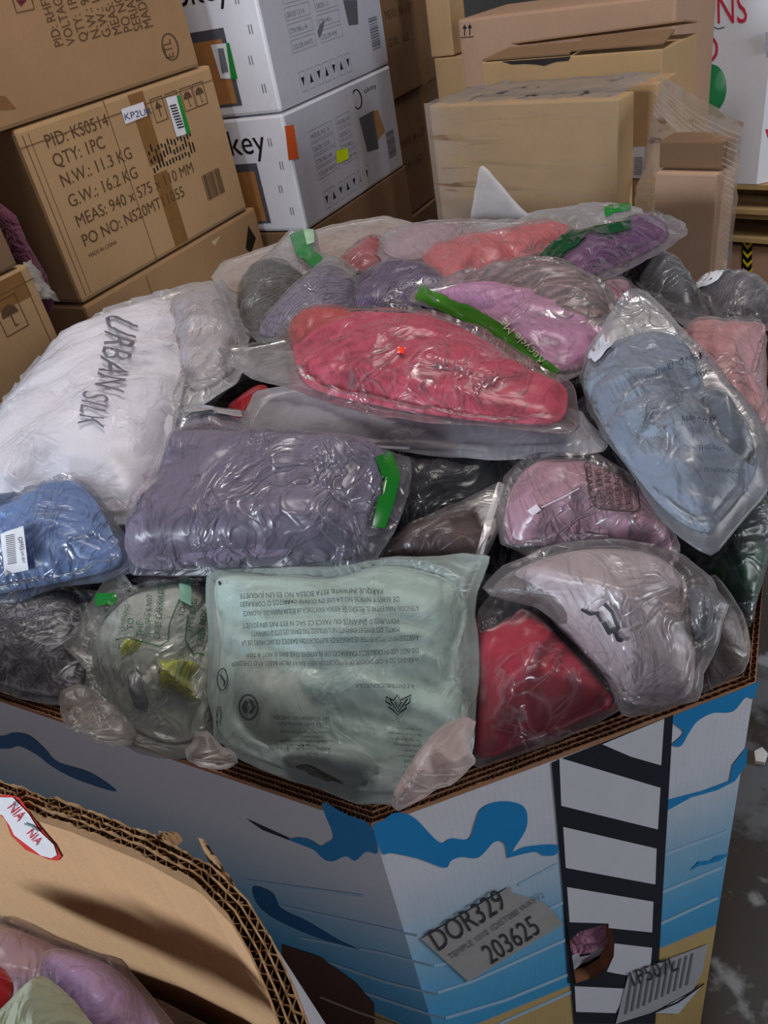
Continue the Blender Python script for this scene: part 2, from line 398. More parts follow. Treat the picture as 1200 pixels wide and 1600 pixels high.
# --- the big brown carton with the packing list
zb = .92; ks0 = onz(130, 475, zb); kw = .955; kh = .522
ksA = ks0 + UP * kh
ks = Carton('shipping_carton', 'large brown carton with a printed packing list, handwritten tag and green-edged barcode sticker', ksA, ksA + U * kw, .42, kh, TAN, bev=.014)
fn = ks.fp
txt = MB()
rows = ['PID: KS0514', 'QTY: 1PC', 'N.W.: 11.3 KG', 'G.W.: 16.2 KG', 'MEAS: 940 x 575 x 110 MM', 'PO NO: NS20MT11055']
for i, r in enumerate(rows):
    o = onplane(*[(74, 232), (86, 262), (98, 293), (110, 325), (122, 356), (132, 386)][i], ks.a + ks.n * .001, ks.n)
    text_frame(ks.mb, r, o, U * .054, UP * .052, INK)
text_frame(ks.mb, 'MADE IN CHINA', onplane(140, 403, ks.a + ks.n * .001, ks.n), U * .018, UP * .018, INK)
for i in range(3):
    x = .585 + .082 * i
    if i == 1: frame(ks.mb, fn, x, .405, x + .066, .48, .003, INK); text_frame(ks.mb, 'W', fn(x + .012, .425), U * .055, UP * .055, INK)
    else: (icon_arrow if i == 0 else icon_umbrella)(ks.mb, fn, x, .405, .066, .075, INK)
frame(ks.mb, fn, .82, .405, .886, .48, .003, INK); icon_umbrella(ks.mb, fn, .82, .405, .066, .075, INK)
bars(ks.mb, fn, .735, .10, .85, .19, INK, 14)
# torn strip of ink smudges left by a pulled label
rnd = random.Random(4)
for i in range(14):
    for j in range(3):
        x = .50 + i * .018; z = .325 - j * .028 + rnd.uniform(-.006, .006)
        quad(ks.mb, fn, x, z, x + .008, z + rnd.uniform(.012, .026), BLACK_INK)
quad(ks.mb, fn, .375, .0, .378, kh, SEAM); quad(ks.mb, fn, .0, .47, kw, .473, SEAM)
quad(ks.mb, fn, .022, .02, .025, kh - .02, SEAM); quad(ks.mb, fn, .045, .02, .047, kh - .02, SEAM)
ks.done()
m = MB(); quad(m, fn, .49, .29, .565, kh - .01, TAPE, .0006); ks.part(m, 'packing_tape')
m = MB(); quad(m, fn, .49, .01, .565, .26, TAPE, .0006); ks.part(m, 'packing_tape')
def hand(mb): text_px(mb, 'KP2UR', 195, 188, 15, -14, lambda x, y: ks.front(x, y, .0035), M_plain('3d4a78', .6))
px_sticker(ks, [(189, 171), (224, 159), (230, 181), (196, 194)], lambda x, y: ks.front(x, y, .0025), WHITE_INK, 'paper_tag', 'small white paper tag with handwriting', hand)
def bar2(mb):
    sf = lambda x, y: ks.front(x, y, .0035)
    mb.poly([sf(*p) for p in [(276, 150), (281, 148), (298, 207), (292, 211)]], GREEN)
    for k in range(9):
        t = k / 9; x = 265 + 14 * t; y = 165 + 38 * t
        mb.poly([sf(x, y), sf(x + 10, y - 2.5), sf(x + 10.5, y - .3), sf(x + .5, y + 2.2)], BLACK_INK)
px_sticker(ks, [(259, 153), (281, 148), (298, 207), (276, 214)], lambda x, y: ks.front(x, y, .0025), WHITE_INK, 'barcode_sticker', 'white barcode sticker with green edge', bar2)

# --- upside-down carton on top
upA = ksA + UP * (.56 + .004) - U * .06
up_ = Carton('shipping_carton', 'brown carton with upside-down printing, resting on the carton with the packing list', upA, upA + U * (kw + .0), .42, .56, TAN2, bev=.012)
for i, r in enumerate(['PID: RHF2', 'VOLTAGE', 'QTY: 1PC', 'N.W.: 9', 'G.W.: 12', 'MEAS: 9', 'PO NO: 4', 'SERIAL', 'MADE IN']):
    text_px(up_.mb, r, [100, 119, 139, 158, 175, 192, 208, 224, 240][i], [71, 68, 63, 58, 56, 52, 48, 46, 42][i], 20, 252, lambda x, y: up_.front(x, y), INK, stretch=1)
line_px(up_.mb, ring_px(266, 73, 12, 21, ang=-14), 2.2, up_.front, INK, True); text_px(up_.mb, 'ETL', 273, 90, 19, 256, up_.front, INK)
line_px(up_.mb, [(20, 0), (26, 20), (54, 14), (50, 0)], 2, up_.front, INK); up_.mb.poly([up_.front(*p) for p in [(25, 0), (42, 0), (33, 10)]], M_plain('6a2030'))
up_.done()
m = MB(); m.poly([up_.front(*p) for p in [(0, 150), (8, 150), (26, 170), (0, 172)]], TAPE); up_.part(m, 'packing_tape')
# carton below
loA = ks0 - UP * .006 - U * .0
lo = Carton('shipping_carton', 'brown carton underneath the one with the packing list, its side torn open', loA, loA + U * (kw + .05), .42, .50, TAN2, bev=.012)
lo.mb.poly([lo.front(*p) for p in [(163, 493), (198, 476), (200, 482), (166, 500)]], BLACK_INK)
lo.mb.poly([lo.front(*p) for p in [(388, 352), (400, 372), (392, 396), (384, 388)]], M_plain('1d130c'))
lo.mb.poly([lo.front(*p) for p in [(330, 378), (345, 368), (336, 384)]], M_plain('cbb089'))
quad(lo.mb, lo.fp, .30, .02, .303, .48, SEAM)
lo.done()
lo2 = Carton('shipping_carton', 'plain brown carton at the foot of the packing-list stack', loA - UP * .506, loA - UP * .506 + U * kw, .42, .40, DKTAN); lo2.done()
# maroon cloth squeezed beside the stack
def blob(name, label, cat, path, r, mat, base=None):
    mb = MB(); n = 12
    for i, p in enumerate(path):
        p = Vector(p); rr = r[i]
        for k in range(n):
            a = 2 * math.pi * k / n
            q = p + (U * math.cos(a) * .5 + V * math.sin(a)) * rr
            q += Vector((noise.noise(q * 12), noise.noise(q * 12 + Vector((5, 5, 5))), 0)) * rr * .4
            mb.v.append(q)
    for i in range(len(path) - 1):
        for k in range(n): mb.f.append([i * n + k, i * n + (k + 1) % n, (i + 1) * n + (k + 1) % n, (i + 1) * n + k]); mb.m.append(0); mb.smooth.append(True)
    mb.f.append(list(range(n))[::-1]); mb.m.append(0); mb.smooth.append(True)
    mb.f.append([(len(path) - 1) * n + k for k in range(n)]); mb.m.append(0); mb.smooth.append(True)
    mb.mats = [mat]; return tagm(mb.build(name, base=mb.v[0]), label, cat)
bp = ks0 - U * .07 + V * .10
blob('hanging_garment', 'maroon garment squeezed against the left side of the packing-list carton', 'garment',
     [bp + UP * z for z in (0, .03, .12, .22, .30, .34)], [.02, .05, .055, .05, .035, .01], M_fabric('6a3a4c'))

# --- near-left cartons with the umbrella icon
ua = onz(42, 412, 1.12)
umb = Carton('shipping_carton', 'brown carton with an umbrella mark at the left edge, wrapped corner torn', ua - U * .62, ua + UP * 0, .40, .62, TAN, bev=.01)
# the face that carries the mark looks toward the pile
icon = lambda x, z, e=.0009: umb.fp(x, z, e)
icon_umbrella(umb.mb, umb.fp, .455, .465, .085, .10, INK)
quad(umb.mb, umb.fp, .585, .01, .588, .60, SEAM); quad(umb.mb, umb.fp, .0, .575, .62, .578, SEAM)
umb.done()
m = MB(); quad(m, umb.fp, .0, .535, .59, .61, TAPE, .0006); umb.part(m, 'packing_tape')
umb2a = ua + UP * .50 - U * .03
umb2 = Carton('shipping_carton', 'dark brown carton on top of the umbrella-marked one at the left edge', umb2a - U * .60, umb2a, .38, .495, DKTAN, bev=.01); umb2.done()
umb3 = Carton('shipping_carton', 'brown carton under the umbrella-marked one behind the pile', ua - U * .62 - UP * .625, ua - UP * .625, .40, .49, TAN2); umb3.done()

def sheet(a, b, c, d, nu, nv, amp, freq, mat, stretch=(1, 1), seed=0, thick=0, edge=0):
    """rippled film between four corners a b (top) d c (bottom)"""
    mb = MB(); a, b, c, d = map(Vector, (a, b, c, d)); nr = (b - a).cross(d - a).normalized(); P = []
    for j in range(nv + 1):
        for i in range(nu + 1):
            s, t = i / nu, j / nv; p = a.lerp(b, s).lerp(d.lerp(c, s), t)
            q = Vector((s * freq * stretch[0], t * freq * stretch[1], seed))
            w = noise.noise(q) + .5 * (1 - 2 * abs(noise.noise(q * 2.3)))
            e = edge * (noise.noise(Vector((s * 9, t * 9, seed + 7)))) if j in (0, nv) or i in (0, nu) else 0
            P.append(p + nr * w * amp + UP * e)
    F = [[j * (nu + 1) + i, j * (nu + 1) + i + 1, (j + 1) * (nu + 1) + i + 1, (j + 1) * (nu + 1) + i] for j in range(nv) for i in range(nu)]
    mb.add(P, F, mat, True)
    if thick:
        o = len(P); mb.v += [p - nr * thick for p in P]
        for fc in F: mb.f.append([k + o for k in fc][::-1]); mb.m.append(0); mb.smooth.append(True)
        bd = [i for i in range(nu + 1)] + [j * (nu + 1) + nu for j in range(1, nv + 1)] + [nv * (nu + 1) + i for i in range(nu - 1, -1, -1)] + [j * (nu + 1) for j in range(nv - 1, 0, -1)]
        for k in range(len(bd)):
            x, y = bd[k], bd[(k + 1) % len(bd)]; mb.f.append([y, x, x + o, y + o]); mb.m.append(0); mb.smooth.append(True)
    return mb
WRAP = M_film(.10, 'e8dfe0', .12, .5, streak=(1, 1, 1))
cr = sheet(ua + V * .01 - U * .04, ua + U * .035 + V * .02, ua + U * .06 - UP * .14, ua - U * .005 - UP * .10, 10, 14, .012, 5, M_film(.35, 'd8cfc4', .2, .8), thick=.0012, edge=.01)
tagm(cr.build('torn_wrap', base=ua), 'torn scrap of clear wrap and tape on the corner of the umbrella-marked carton', 'plastic wrap')

# --- white cartons
wa = onz(440, 178, 1.24)
ww = .94
WCARD_SHADE = M_plain('b9bac6', .55, .3, .03)
def white_box(label, a, h, upper):
    c = Carton('white_carton', label, a, a + U * ww, .50, h, WCARD, bev=.012)
    F_ = c.fp; L = c.lp
    G = M_plain('6d6f7c', .7)
    quad(c.mb, F_, .012, .012, ww - .012, h - .012, WCARD_SHADE, .0005)  # grey laid over the front face: its shade painted as colour
    rr = random.Random(3)
    for k in range(4):
        z = h * (.72 - .11 * k)
        for j in range(2):
            x0 = .16 + j * .22; frame(c.mb, F_, x0, z - .018, x0 + .18, z + .024, .0015, G)
            text_frame(c.mb, ['MODEL NO. 16', 'GROSS 12.5 KG', 'CTN 940 x 440', 'COLOR WHITE'][k][:12 - 3 * j], F_(x0 + .008, z - .008), U * .022, UP * .024, G)
    for k in range(7):
        x0 = .17 + k * .062; z0 = h * .07
        frame(c.mb, F_, x0, z0, x0 + .045, z0 + .07, .0015, G)
        c.mb.add([F_(x0 + .01, z0 + .02), F_(x0 + .035, z0 + .02), F_(x0 + .022, z0 + .055)] if k % 2 else [F_(x0 + .01, z0 + .05), F_(x0 + .035, z0 + .05), F_(x0 + .022, z0 + .018)], [[0, 1, 2]], BLACK_INK)
    bars(c.mb, F_, .80, h * .16, .88, h * .42, G, 12, vert=False)
    # left face: brand word, framed picture
    text_frame(c.mb, 'okey', L(.36, h * .70 if not upper else h * .80), -V * .13, UP * .13, BLACK_INK)
    quad(c.mb, L, .17, h * .08, .50, h * .62, M_plain('55565e', .5), .0009)
    quad(c.mb, L, .19, h * .10, .50, h * .55, M_plain('b07a48', .5), .0013)
    for k in range(4):
        for dx in (0, .012): quad(c.mb, L, .045 + dx + (.03 if k % 2 else 0), h * (.15 + .2 * k), .049 + dx + (.03 if k % 2 else 0), h * (.15 + .2 * k) + .03, G)
    return c
w1 = white_box('white carton with an orange and a yellow sticker, under another white carton', wa, .44, False)
fr = w1.front
w1.mb.poly([fr(*p) for p in [(561, 185), (584, 172), (592, 232), (574, 238)]], M_plain('55565e'))
w1.mb.poly([fr(*p) for p in [(583, 175), (590, 171), (602, 205), (590, 220)]], M_plain('a57a52'))
line_px(w1.mb, ring_px(558, 155, 7, 15, ang=-8), 2, fr, BLACK_INK, True); text_px(w1.mb, 'okey', 570, 146, 11, -28, fr, BLACK_INK)
w1.done()
px_sticker(w1, [(445, 197), (459, 195), (467, 247), (451, 251)], lambda x, y: w1.front(x, y, .002), M_plain('e0602a', .35), 'sticker', 'orange strip sticker')
px_sticker(w1, [(525, 236), (543, 231), (545, 248), (527, 256)], lambda x, y: w1.front(x, y, .002), M_plain('d8f010', .45), 'sticker', 'fluorescent yellow sticker')
m = MB(); quad(m, w1.fp, .50, .01, .56, .43, M_plain('c4c4cc', .2, .6), .001); w1.part(m, 'packing_tape', 'clear packing tape')
w2 = white_box('upper white carton with a framed picture and green-edged barcode sticker', wa + UP * .485, .48, True)
w2.mb.poly([w2.front(*p) for p in [(536, 0), (558, 0), (560, 38), (545, 40)]], M_plain('5a5a62'))
w2.mb.poly([w2.front(*p) for p in [(500, 38), (508, 31), (503, 52), (499, 60), (496, 50)]], M_plain('6a6b75'))
w2.done()
def bar3(mb):
    sf = lambda x, y: w2.left(x, y, .0035)
    mb.poly([sf(*p) for p in [(353, 67), (358, 67), (371, 123), (361, 124)]], GREEN)
    mb.poly([sf(*p) for p in [(340, 76), (349, 75), (357, 112), (347, 114)]], M_plain('707078'))
px_sticker(w2, [(329, 70), (358, 67), (371, 123), (345, 123)], lambda x, y: w2.left(x, y, .0025), WHITE_INK, 'barcode_sticker', 'white barcode sticker with green edge', bar3)
w3 = Carton('shipping_carton', 'dark brown carton at the foot of the white carton stack', wa - UP * .445, wa - UP * .445 + U * (ww + .02), .5, .74, DKTAN); w3.done()

# --- brown stack beyond the white cartons, its shade put into the dark card colour
za = wa + U * (ww + .05) + V * .04
zz = 0.0
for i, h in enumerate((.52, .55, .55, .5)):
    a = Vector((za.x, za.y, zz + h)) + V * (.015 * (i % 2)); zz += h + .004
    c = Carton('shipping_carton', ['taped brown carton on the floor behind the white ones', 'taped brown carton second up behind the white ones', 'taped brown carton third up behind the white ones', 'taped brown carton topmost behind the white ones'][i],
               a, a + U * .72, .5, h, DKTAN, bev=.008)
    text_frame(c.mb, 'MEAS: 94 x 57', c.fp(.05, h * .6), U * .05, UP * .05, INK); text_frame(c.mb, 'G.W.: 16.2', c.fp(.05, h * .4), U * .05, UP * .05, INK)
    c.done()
    m = MB(); quad(m, c.fp, .36, .0, .43, h, TAPE, .0006); c.part(m, 'packing_tape')
# --- slim pale cartons between the stacks
def boxpx(name, label, A, B, z, depth, zbot, card, **kw):
    a, b = onz(*A, z), onz(*B, z); return Carton(name, label, a, b, depth, z - zbot, card, **kw)
c = boxpx('shipping_carton', 'narrow pale carton standing in the gap behind the plain carton stack', (678, 92), (722, 88), 1.22, .14, 0.0, TAN3); c.done()
c2 = Carton('shipping_carton', 'small pale carton on top of the narrow one in the gap', c.a + c.back * .01 + UP * .42 - c.d * .02, c.b + c.back * .01 + UP * .42 - c.d * .05, .12, .415, TAN3); c2.done()

# --- right-hand stack on a pallet
RB = .13
r1 = boxpx('shipping_carton', 'large light brown carton with two small up arrows at the back right', (715, 31), (1057, -10), 1.40, .36, RB, PINKTAN, bev=.01)
def arr(mb, x, y):
    line_px(mb, [(x, y), (x, y + 12)], 1.6, r1.front, BLACK_INK); mb.poly([r1.front(*p) for p in [(x - 3.5, y + 1), (x + 3.5, y + 1), (x, y - 6)]], BLACK_INK)
arr(r1.mb, 726, 44); arr(r1.mb, 734, 43); line_px(r1.mb, [(720, 59), (740, 57)], 1.4, r1.front, BLACK_INK)
r1.done()
r2 = boxpx('open_carton', 'open brown carton with top flaps ajar in the right-hand stack', (753, 98), (1035, 77), 1.29, .26, RB, TAN3, bev=.004)
r2.done()
flm = TAN2
def flap(name, P, mat, th=.005):
    mb = MB(); P = [Vector(p) for p in P]; n = (P[1] - P[0]).cross(P[2] - P[0]).normalized() * th
    mb.hexa(P, [p + n for p in P], mat); return r2.part(mb, name)
T = r2.tp; W2 = r2.w
flap('flap', [T(0, .004, .004), T(W2 * .52, .004, .004), T(W2 * .50, .12, .02), T(.04, .12, .02)], M_card('8a6c50'))
flap('flap', [T(W2 * .54, .004, .012), T(W2, .004, .012), T(W2 - .02, .13, .03), T(W2 * .5, .13, .03)], M_card('8a6c50'))
flap('flap', [T(.0, .25, .01), T(.03, .15, .03), T(W2, .15, .05), T(W2 + .0, .25, .03)], M_card('94755a'))
m = MB(); m.poly([r2.tp(W2 * x, y, .002) for x, y in [(.17, -.002), (.30, .015), (.42, .012), (.48, .0), (.42, -.003)]], BLACK_INK)
m2 = MB()
m2.poly([r2.front(*p) for p in [(783, 96), (830, 93), (892, 88), (888, 95), (868, 97), (850, 103), (838, 101), (820, 100), (800, 101)]], M_plain('23242c', .2, .8)); r2.part(m2, 'torn_slot', 'dark torn slot showing what is inside')
def clear_tape(c, pts, surf): px_sticker(c, pts, surf, M_film(.18, 'e8e0d8', .1, .8), 'clear_tape')
r4 = boxpx('shipping_carton', 'brown carton with a white barcode label behind the plain front carton', (735, 147), (1029, 129), 1.24, .14, RB, TAN, bev=.006)
r4.done()
def bar4(mb):
    sf = lambda x, y: r4.front(x, y, .003)
    for k in range(11): y = 246 + k * 2.6; mb.poly([sf(991, y), sf(1004, y - .5), sf(1004, y + .8 - .5), sf(991, y + .8)], BLACK_INK)
px_sticker(r4, [(989, 230), (1008, 229), (1005, 279), (987, 278)], lambda x, y: r4.front(x, y, .002), PAPER, 'barcode_label', 'white barcode label', bar4)
r3 = boxpx('shipping_carton', 'plain light brown carton at the front of the wrapped right-hand stack', (670, 165), (965, 155), 1.24, .10, RB, TAN3, bev=.006)
r3.done()
r5b = onz(1122, 272, 1.08)
r5 = Carton('shipping_carton', 'brown carton low in the wrapped corner beside the open bin', r5b - r3.d * .17, r5b, .12, 1.078, PINKTAN, bev=.006)
r5.done()
r6 = Carton('shipping_carton', 'shaded brown carton on top of the low one in the wrapped corner', r5.a + UP * .075 + r5.back * .02, r5.b + UP * .075 + r5.back * .02, .09, .07, DKTAN); r6.done()  # this carton's shade is carried by its darker card colour
# stretch film round that stack
top = 1.255
e = r3.n * .012
wrap = thing('stretch_wrap', r3.base.copy(), 'clear stretch wrap drawn tightly around the right-hand carton stack', 'plastic wrap')
FW = M_film(.03, 'e8e0da', .12, .8, streak=(1.2, 1.2, 16), sc=1.2)
p_tl, p_tr = r3.a + UP * .012 - r3.d * .015 + e, r4.b + UP * .016 + r3.n * .16
q1 = sheet(r3.a + e - r3.d * .01 + UP * .01, r3.b + e + r3.d * .012 + UP * .012, r3.b + e + r3.d * .012 - UP * .6, r3.a + e - r3.d * .01 - UP * .6, 30, 40, .0015, 4, FW, (1, 3), 1); q1.build('front_film', wrap)
q2 = sheet(r4.a + UP * .02 + r4.back * .05, r4.b + UP * .022 + r4.back * .05, r3.b + e + UP * .012, r3.a + e + UP * .01, 60, 10, .004, 4, M_film(.03, 'efe6e0', .10, .9, streak=(7, 7, 2)), (2.2, 1), 2, edge=.008); q2.build('top_film', wrap)
wc = onz(1160, 192, 1.2)
q3 = sheet(r4.b + UP * .02, wc, wc - UP * .52, r3.b + e + r3.d * .01 - UP * .55, 40, 40, .010, 3, M_film(.10, 'e6d6ce', .12, .9, streak=(2, 2, 14), sc=1.3), (1, 2.2), 3); q3.build('side_film', wrap)
# gathered pleats of film fanning to the lower corner
pm = MB(); rnd = random.Random(9); PL = M_film(.22, 'f0e6de', .12, .6)
A0 = r4.b + UP * .02 + r3.n * .015; 
for k in range(26):
    t = k / 26; s0 = A0.lerp(A0 - UP * .30, t) + r3.n * .012; s1 = wc.lerp(wc - UP * .40, t * .9 + .05) + r3.n * .012
    w = rnd.uniform(.0006, .0025); n = 10; P = []
    for i in range(n + 1):
        p = s0.lerp(s1, i / n) + r3.n * (.006 + .006 * noise.noise(Vector((k * 3.1, i * .6, 0)))) - UP * .02 * math.sin(math.pi * i / n)
        P += [p + UP * w, p - UP * w]
    pm.add(P, [[2 * i, 2 * i + 1, 2 * i + 3, 2 * i + 2] for i in range(n)], PL, True)
pm.build('film_pleat', wrap)
# pallet under it
def pallet(label, o, ex, ey, w, d, z0=0.0, group='wooden pallets'):
    wood = M_plain('b79b6c', .8)
    t = thing('wooden_pallet', o + UP * z0, label, 'pallet')
    for k in range(7):
        mb = MB(); a = o + ey * (k * (d - .09) / 6) + UP * (z0 + .105)
        mb.hexa([a, a + ex * w, a + ex * w + ey * .09, a + ey * .09], [p + UP * .02 for p in (a, a + ex * w, a + ex * w + ey * .09, a + ey * .09)], wood); mb.build('deck_board', t)
    for k in range(3):
        mb = MB(); a = o + ex * (k * (w - .045) / 2) + UP * (z0 + .02)
        mb.hexa([a, a + ex * .045, a + ex * .045 + ey * d, a + ey * d], [p + UP * .084 for p in (a, a + ex * .045, a + ex * .045 + ey * d, a + ey * d)], wood); mb.build('stringer', t)
    for k in range(3):
        mb = MB(); a = o + ey * (k * (d - .09) / 2) + UP * z0
        mb.hexa([a, a + ex * w, a + ex * w + ey * .09, a + ey * .09], [p + UP * .019 for p in (a, a + ex * w, a + ex * w + ey * .09, a + ey * .09)], wood); mb.build('bottom_board', t)
    return t
po = Vector((r3.a.x, r3.a.y, 0)) - r3.d * .03 + r3.n * .02
pallet('wooden pallet on the floor under the wrapped right-hand cartons', po, r3.d, r3.back, 1.12, 1.15)

# --- white melon bin in the far right
mp = onz(1182, 288, .60)
md = r2.d.copy(); mback = Vector((-md.y, md.x, 0))
ma = mp - md * .62
mw = .62
mel = thing('produce_bin', mp, 'tall white produce bin with red lettering and a green melon at the far right', 'bin')
mb = MB(); WB = M_plain('e8eaf2', .45, .4, .015)
oct_ = [ma, mp, mp + (md + mback) * .31, mp + (md + mback) * .31 + mback * .5, mp + mback * 1.1, ma + mback * 1.1, ma - md * .3 + mback * .8, ma - md * .3 + mback * .3]
H = 1.05
vv = [p for p in oct_] + [p + UP * H for p in oct_]
mb.add(vv, [[i, (i + 1) % 8, 8 + (i + 1) % 8, 8 + i] for i in range(8)] + [[7, 6, 5, 4, 3, 2, 1, 0]], WB)
mn = -mback
msf = lambda x, y: onplane(x, y, ma + mn * .002, mn)
text_px(mb, 'MELONS', 1012, 38, 66, -1, msf, REDINK, stretch=.62)
line_px(mb, ring_px(1104, 76, 16, 20), 4, msf, REDINK, True); line_px(mb, ring_px(1102, 76, 8, 10), 3.5, msf, REDINK, True)
text_px(mb, 'M.B.a', 1076, 104, 17, -2, msf, REDINK)
mb.poly([msf(*p) for p in ring_px(1108, 140, 27, 40, ang=8)], M_melon()); mb.poly([msf(*p) for p in [(1115, 168), (1122, 172), (1135, 184), (1118, 183)]], M_melon())
line_px(mb, [(1106, 44), (1115, 42), (1122, 45), (1132, 42)], 1.5, msf, M_plain('5a7a60'))
m45 = (md - mback).normalized(); msr = lambda x, y: onplane(x, y, mp + m45 * .002, m45)
mb.poly([msr(*p) for p in [(1196, 202), (1206, 202), (1200, 216)]], REDINK)
mb.poly([msr(*p) for p in [(1196, 50), (1210, 50), (1210, 82), (1197, 82)]], M_plain('a0a2aa'))
mb.build('bin_wall', mel)
pallet('wooden pallet under the tall white produce bin', ma - md * .3 + Vector((0, 0, -mp.z)) , md, mback, 1.3, 1.15, mp.z - .128)
pallet('lower wooden pallet beneath the produce bin', ma - md * .28 + mback * .02 + Vector((0, 0, -mp.z)), md, mback, 1.3, 1.15, mp.z - .128 * 2 - .004)
hz = mp.z - .285
lb = Carton('shipping_carton', 'brown carton with yellow and black hazard tape beneath the pallets at right', Vector((ma.x, ma.y, hz)) - md * .1 + mback * .05, Vector((mp.x, mp.y, hz)) + md * .5 + mback * .05, .9, hz, PINKTAN)
lb.done()
m = MB(); s4 = lambda x, y: onplane(x, y, lb.a + lb.n * .002, lb.n)
m.poly([s4(*p) for p in [(1160, 373), (1176, 373), (1174, 430), (1158, 430)]], BLACK_INK)
for k in range(4): m.poly([lb.front(x, y, .003) for x, y in [(1161, 376 + 14 * k), (1168, 384 + 14 * k), (1176, 376 + 14 * k), (1176, 381 + 14 * k), (1168, 390 + 14 * k), (1161, 381 + 14 * k)]], M_plain('e6d020'))
lb.part(m, 'hazard_tape', 'yellow and black chevron hazard tape')

# ------------------------------------------------------------------ corrugated bins
EDGE = M_plain('8a5c40', .9); EDGE2 = M_plain('ab7c5c', .9); EDGED = M_plain('3a2114', .95)
def offset_ring(P, d, closed=True):
    n = len(P); out = []
    for i in range(n):
        a, b, c = P[(i - 1) % n], P[i], P[(i + 1) % n]
        t1 = (b - a).normalized(); t2 = (c - b).normalized()
        n1 = Vector((-t1.y, t1.x, 0)); n2 = Vector((-t2.y, t2.x, 0)); m = (n1 + n2).normalized()
        out.append(b + m * d / max(.4, m.dot(n1)))
    return out
def flute_rim(mb, A, B, A2, B2, z, layers, hgt, wl, liner, flute, ragged=0.0, seed=0):
    """edge of corrugated board from A-B (outer) to A2-B2 (inner): liners as thin ribs, flutes as waves between them"""
    L = (B - A).length; n = max(2, int(L / (wl / 6)))
    for k in range(layers + 1):
        t = k / layers; P = []
        for i in range(n + 1):
            s = i / n; p = A.lerp(B, s).lerp(A2.lerp(B2, s), t); nr = (A2 - A).normalized() * .0006
            h = hgt + ragged * (noise.noise(Vector((p.x * 40, p.y * 40, seed + k * 3.3))) + .6 * noise.noise(Vector((p.x * 160, p.y * 160, k))))
            P += [p - nr + UP * (z - p.z), p - nr + UP * (z + h - p.z), p + nr + UP * (z + h - p.z), p + nr + UP * (z - p.z)]
        mb.add(P, [[4 * i + j, 4 * i + 4 + j, 4 * i + 5 + j, 4 * i + 1 + j] for i in range(n) for j in range(3)], liner, False)
    for k in range(layers):
        P = []
        for i in range(n + 1):
            s = i / n; ph = math.sin(2 * math.pi * s * L / wl + k * 1.7) * .42; t = (k + .5 + ph) / layers
            p = A.lerp(B, s).lerp(A2.lerp(B2, s), t); nr = (A2 - A).normalized() * .0005
            h = hgt * .85 + ragged * noise.noise(Vector((p.x * 60, p.y * 60, seed + k + 11)))
            P += [p - nr + UP * (z - p.z), p - nr + UP * (z + h - p.z), p + nr + UP * (z + h - p.z), p + nr + UP * (z - p.z)]
        mb.add(P, [[4 * i + j, 4 * i + 4 + j, 4 * i + 5 + j, 4 * i + 1 + j] for i in range(n) for j in range(3)], flute, False)

RIM = .95
C0 = onz(580, 1287, RIM); L0d = (onz(0, 1092, RIM) - C0).normalized(); R0 = onz(1180, 1066, RIM)
LL = C0 + L0d * .80
a59 = math.radians(60)
Ruv = Vector((math.cos(a59), math.sin(a59), 0))
def pol(p, deg, d): return p + Vector((math.cos(math.radians(deg)), math.sin(math.radians(deg)), 0)) * d
R1p = pol(R0, 60, .95); R2p = pol(R1p, 104, .44); B1 = pol(R2p, 148, .78); B2 = pol(B1, 194, .44); B3 = pol(B2, 240, .93)
oct2 = [C0, R0, R1p, R2p, B1, B2, B3, LL]                # counter-clockwise
TH = .019
inn = offset_ring(oct2, TH)
binT = thing('corrugated_bin', Vector((C0.x + .3, C0.y + .7, 0)), 'big octagonal cardboard bin printed with a blue sky and striped tower, full of bagged clothes', 'bin')
BINM = M_bin(); BROWN = M_card('8a6248')
BLUE = M_plain('1f8ccb', .5, .3, .02); STRIPE = M_plain('a9cbe4', .5, .3, .02); STRW = M_plain('dcdce2', .5, .3, .02); BRB = M_plain('5b3a30', .7)
fR_n = (R0 - C0).cross(UP).normalized(); fL_n = (C0 - LL).cross(UP).normalized()
fR = lambda x, y, e=.0008: onplane(x, y, C0 + fR_n * e, fR_n)
fL = lambda x, y, e=.0008: onplane(x, y, C0 + fL_n * e, fL_n)
hole = [(884, 1476), (905, 1456), (935, 1447), (951, 1444), (957, 1452), (958, 1492), (946, 1516), (925, 1529), (900, 1537), (888, 1536)]
hollow = [fR(x, y, 0) for x, y in hole]
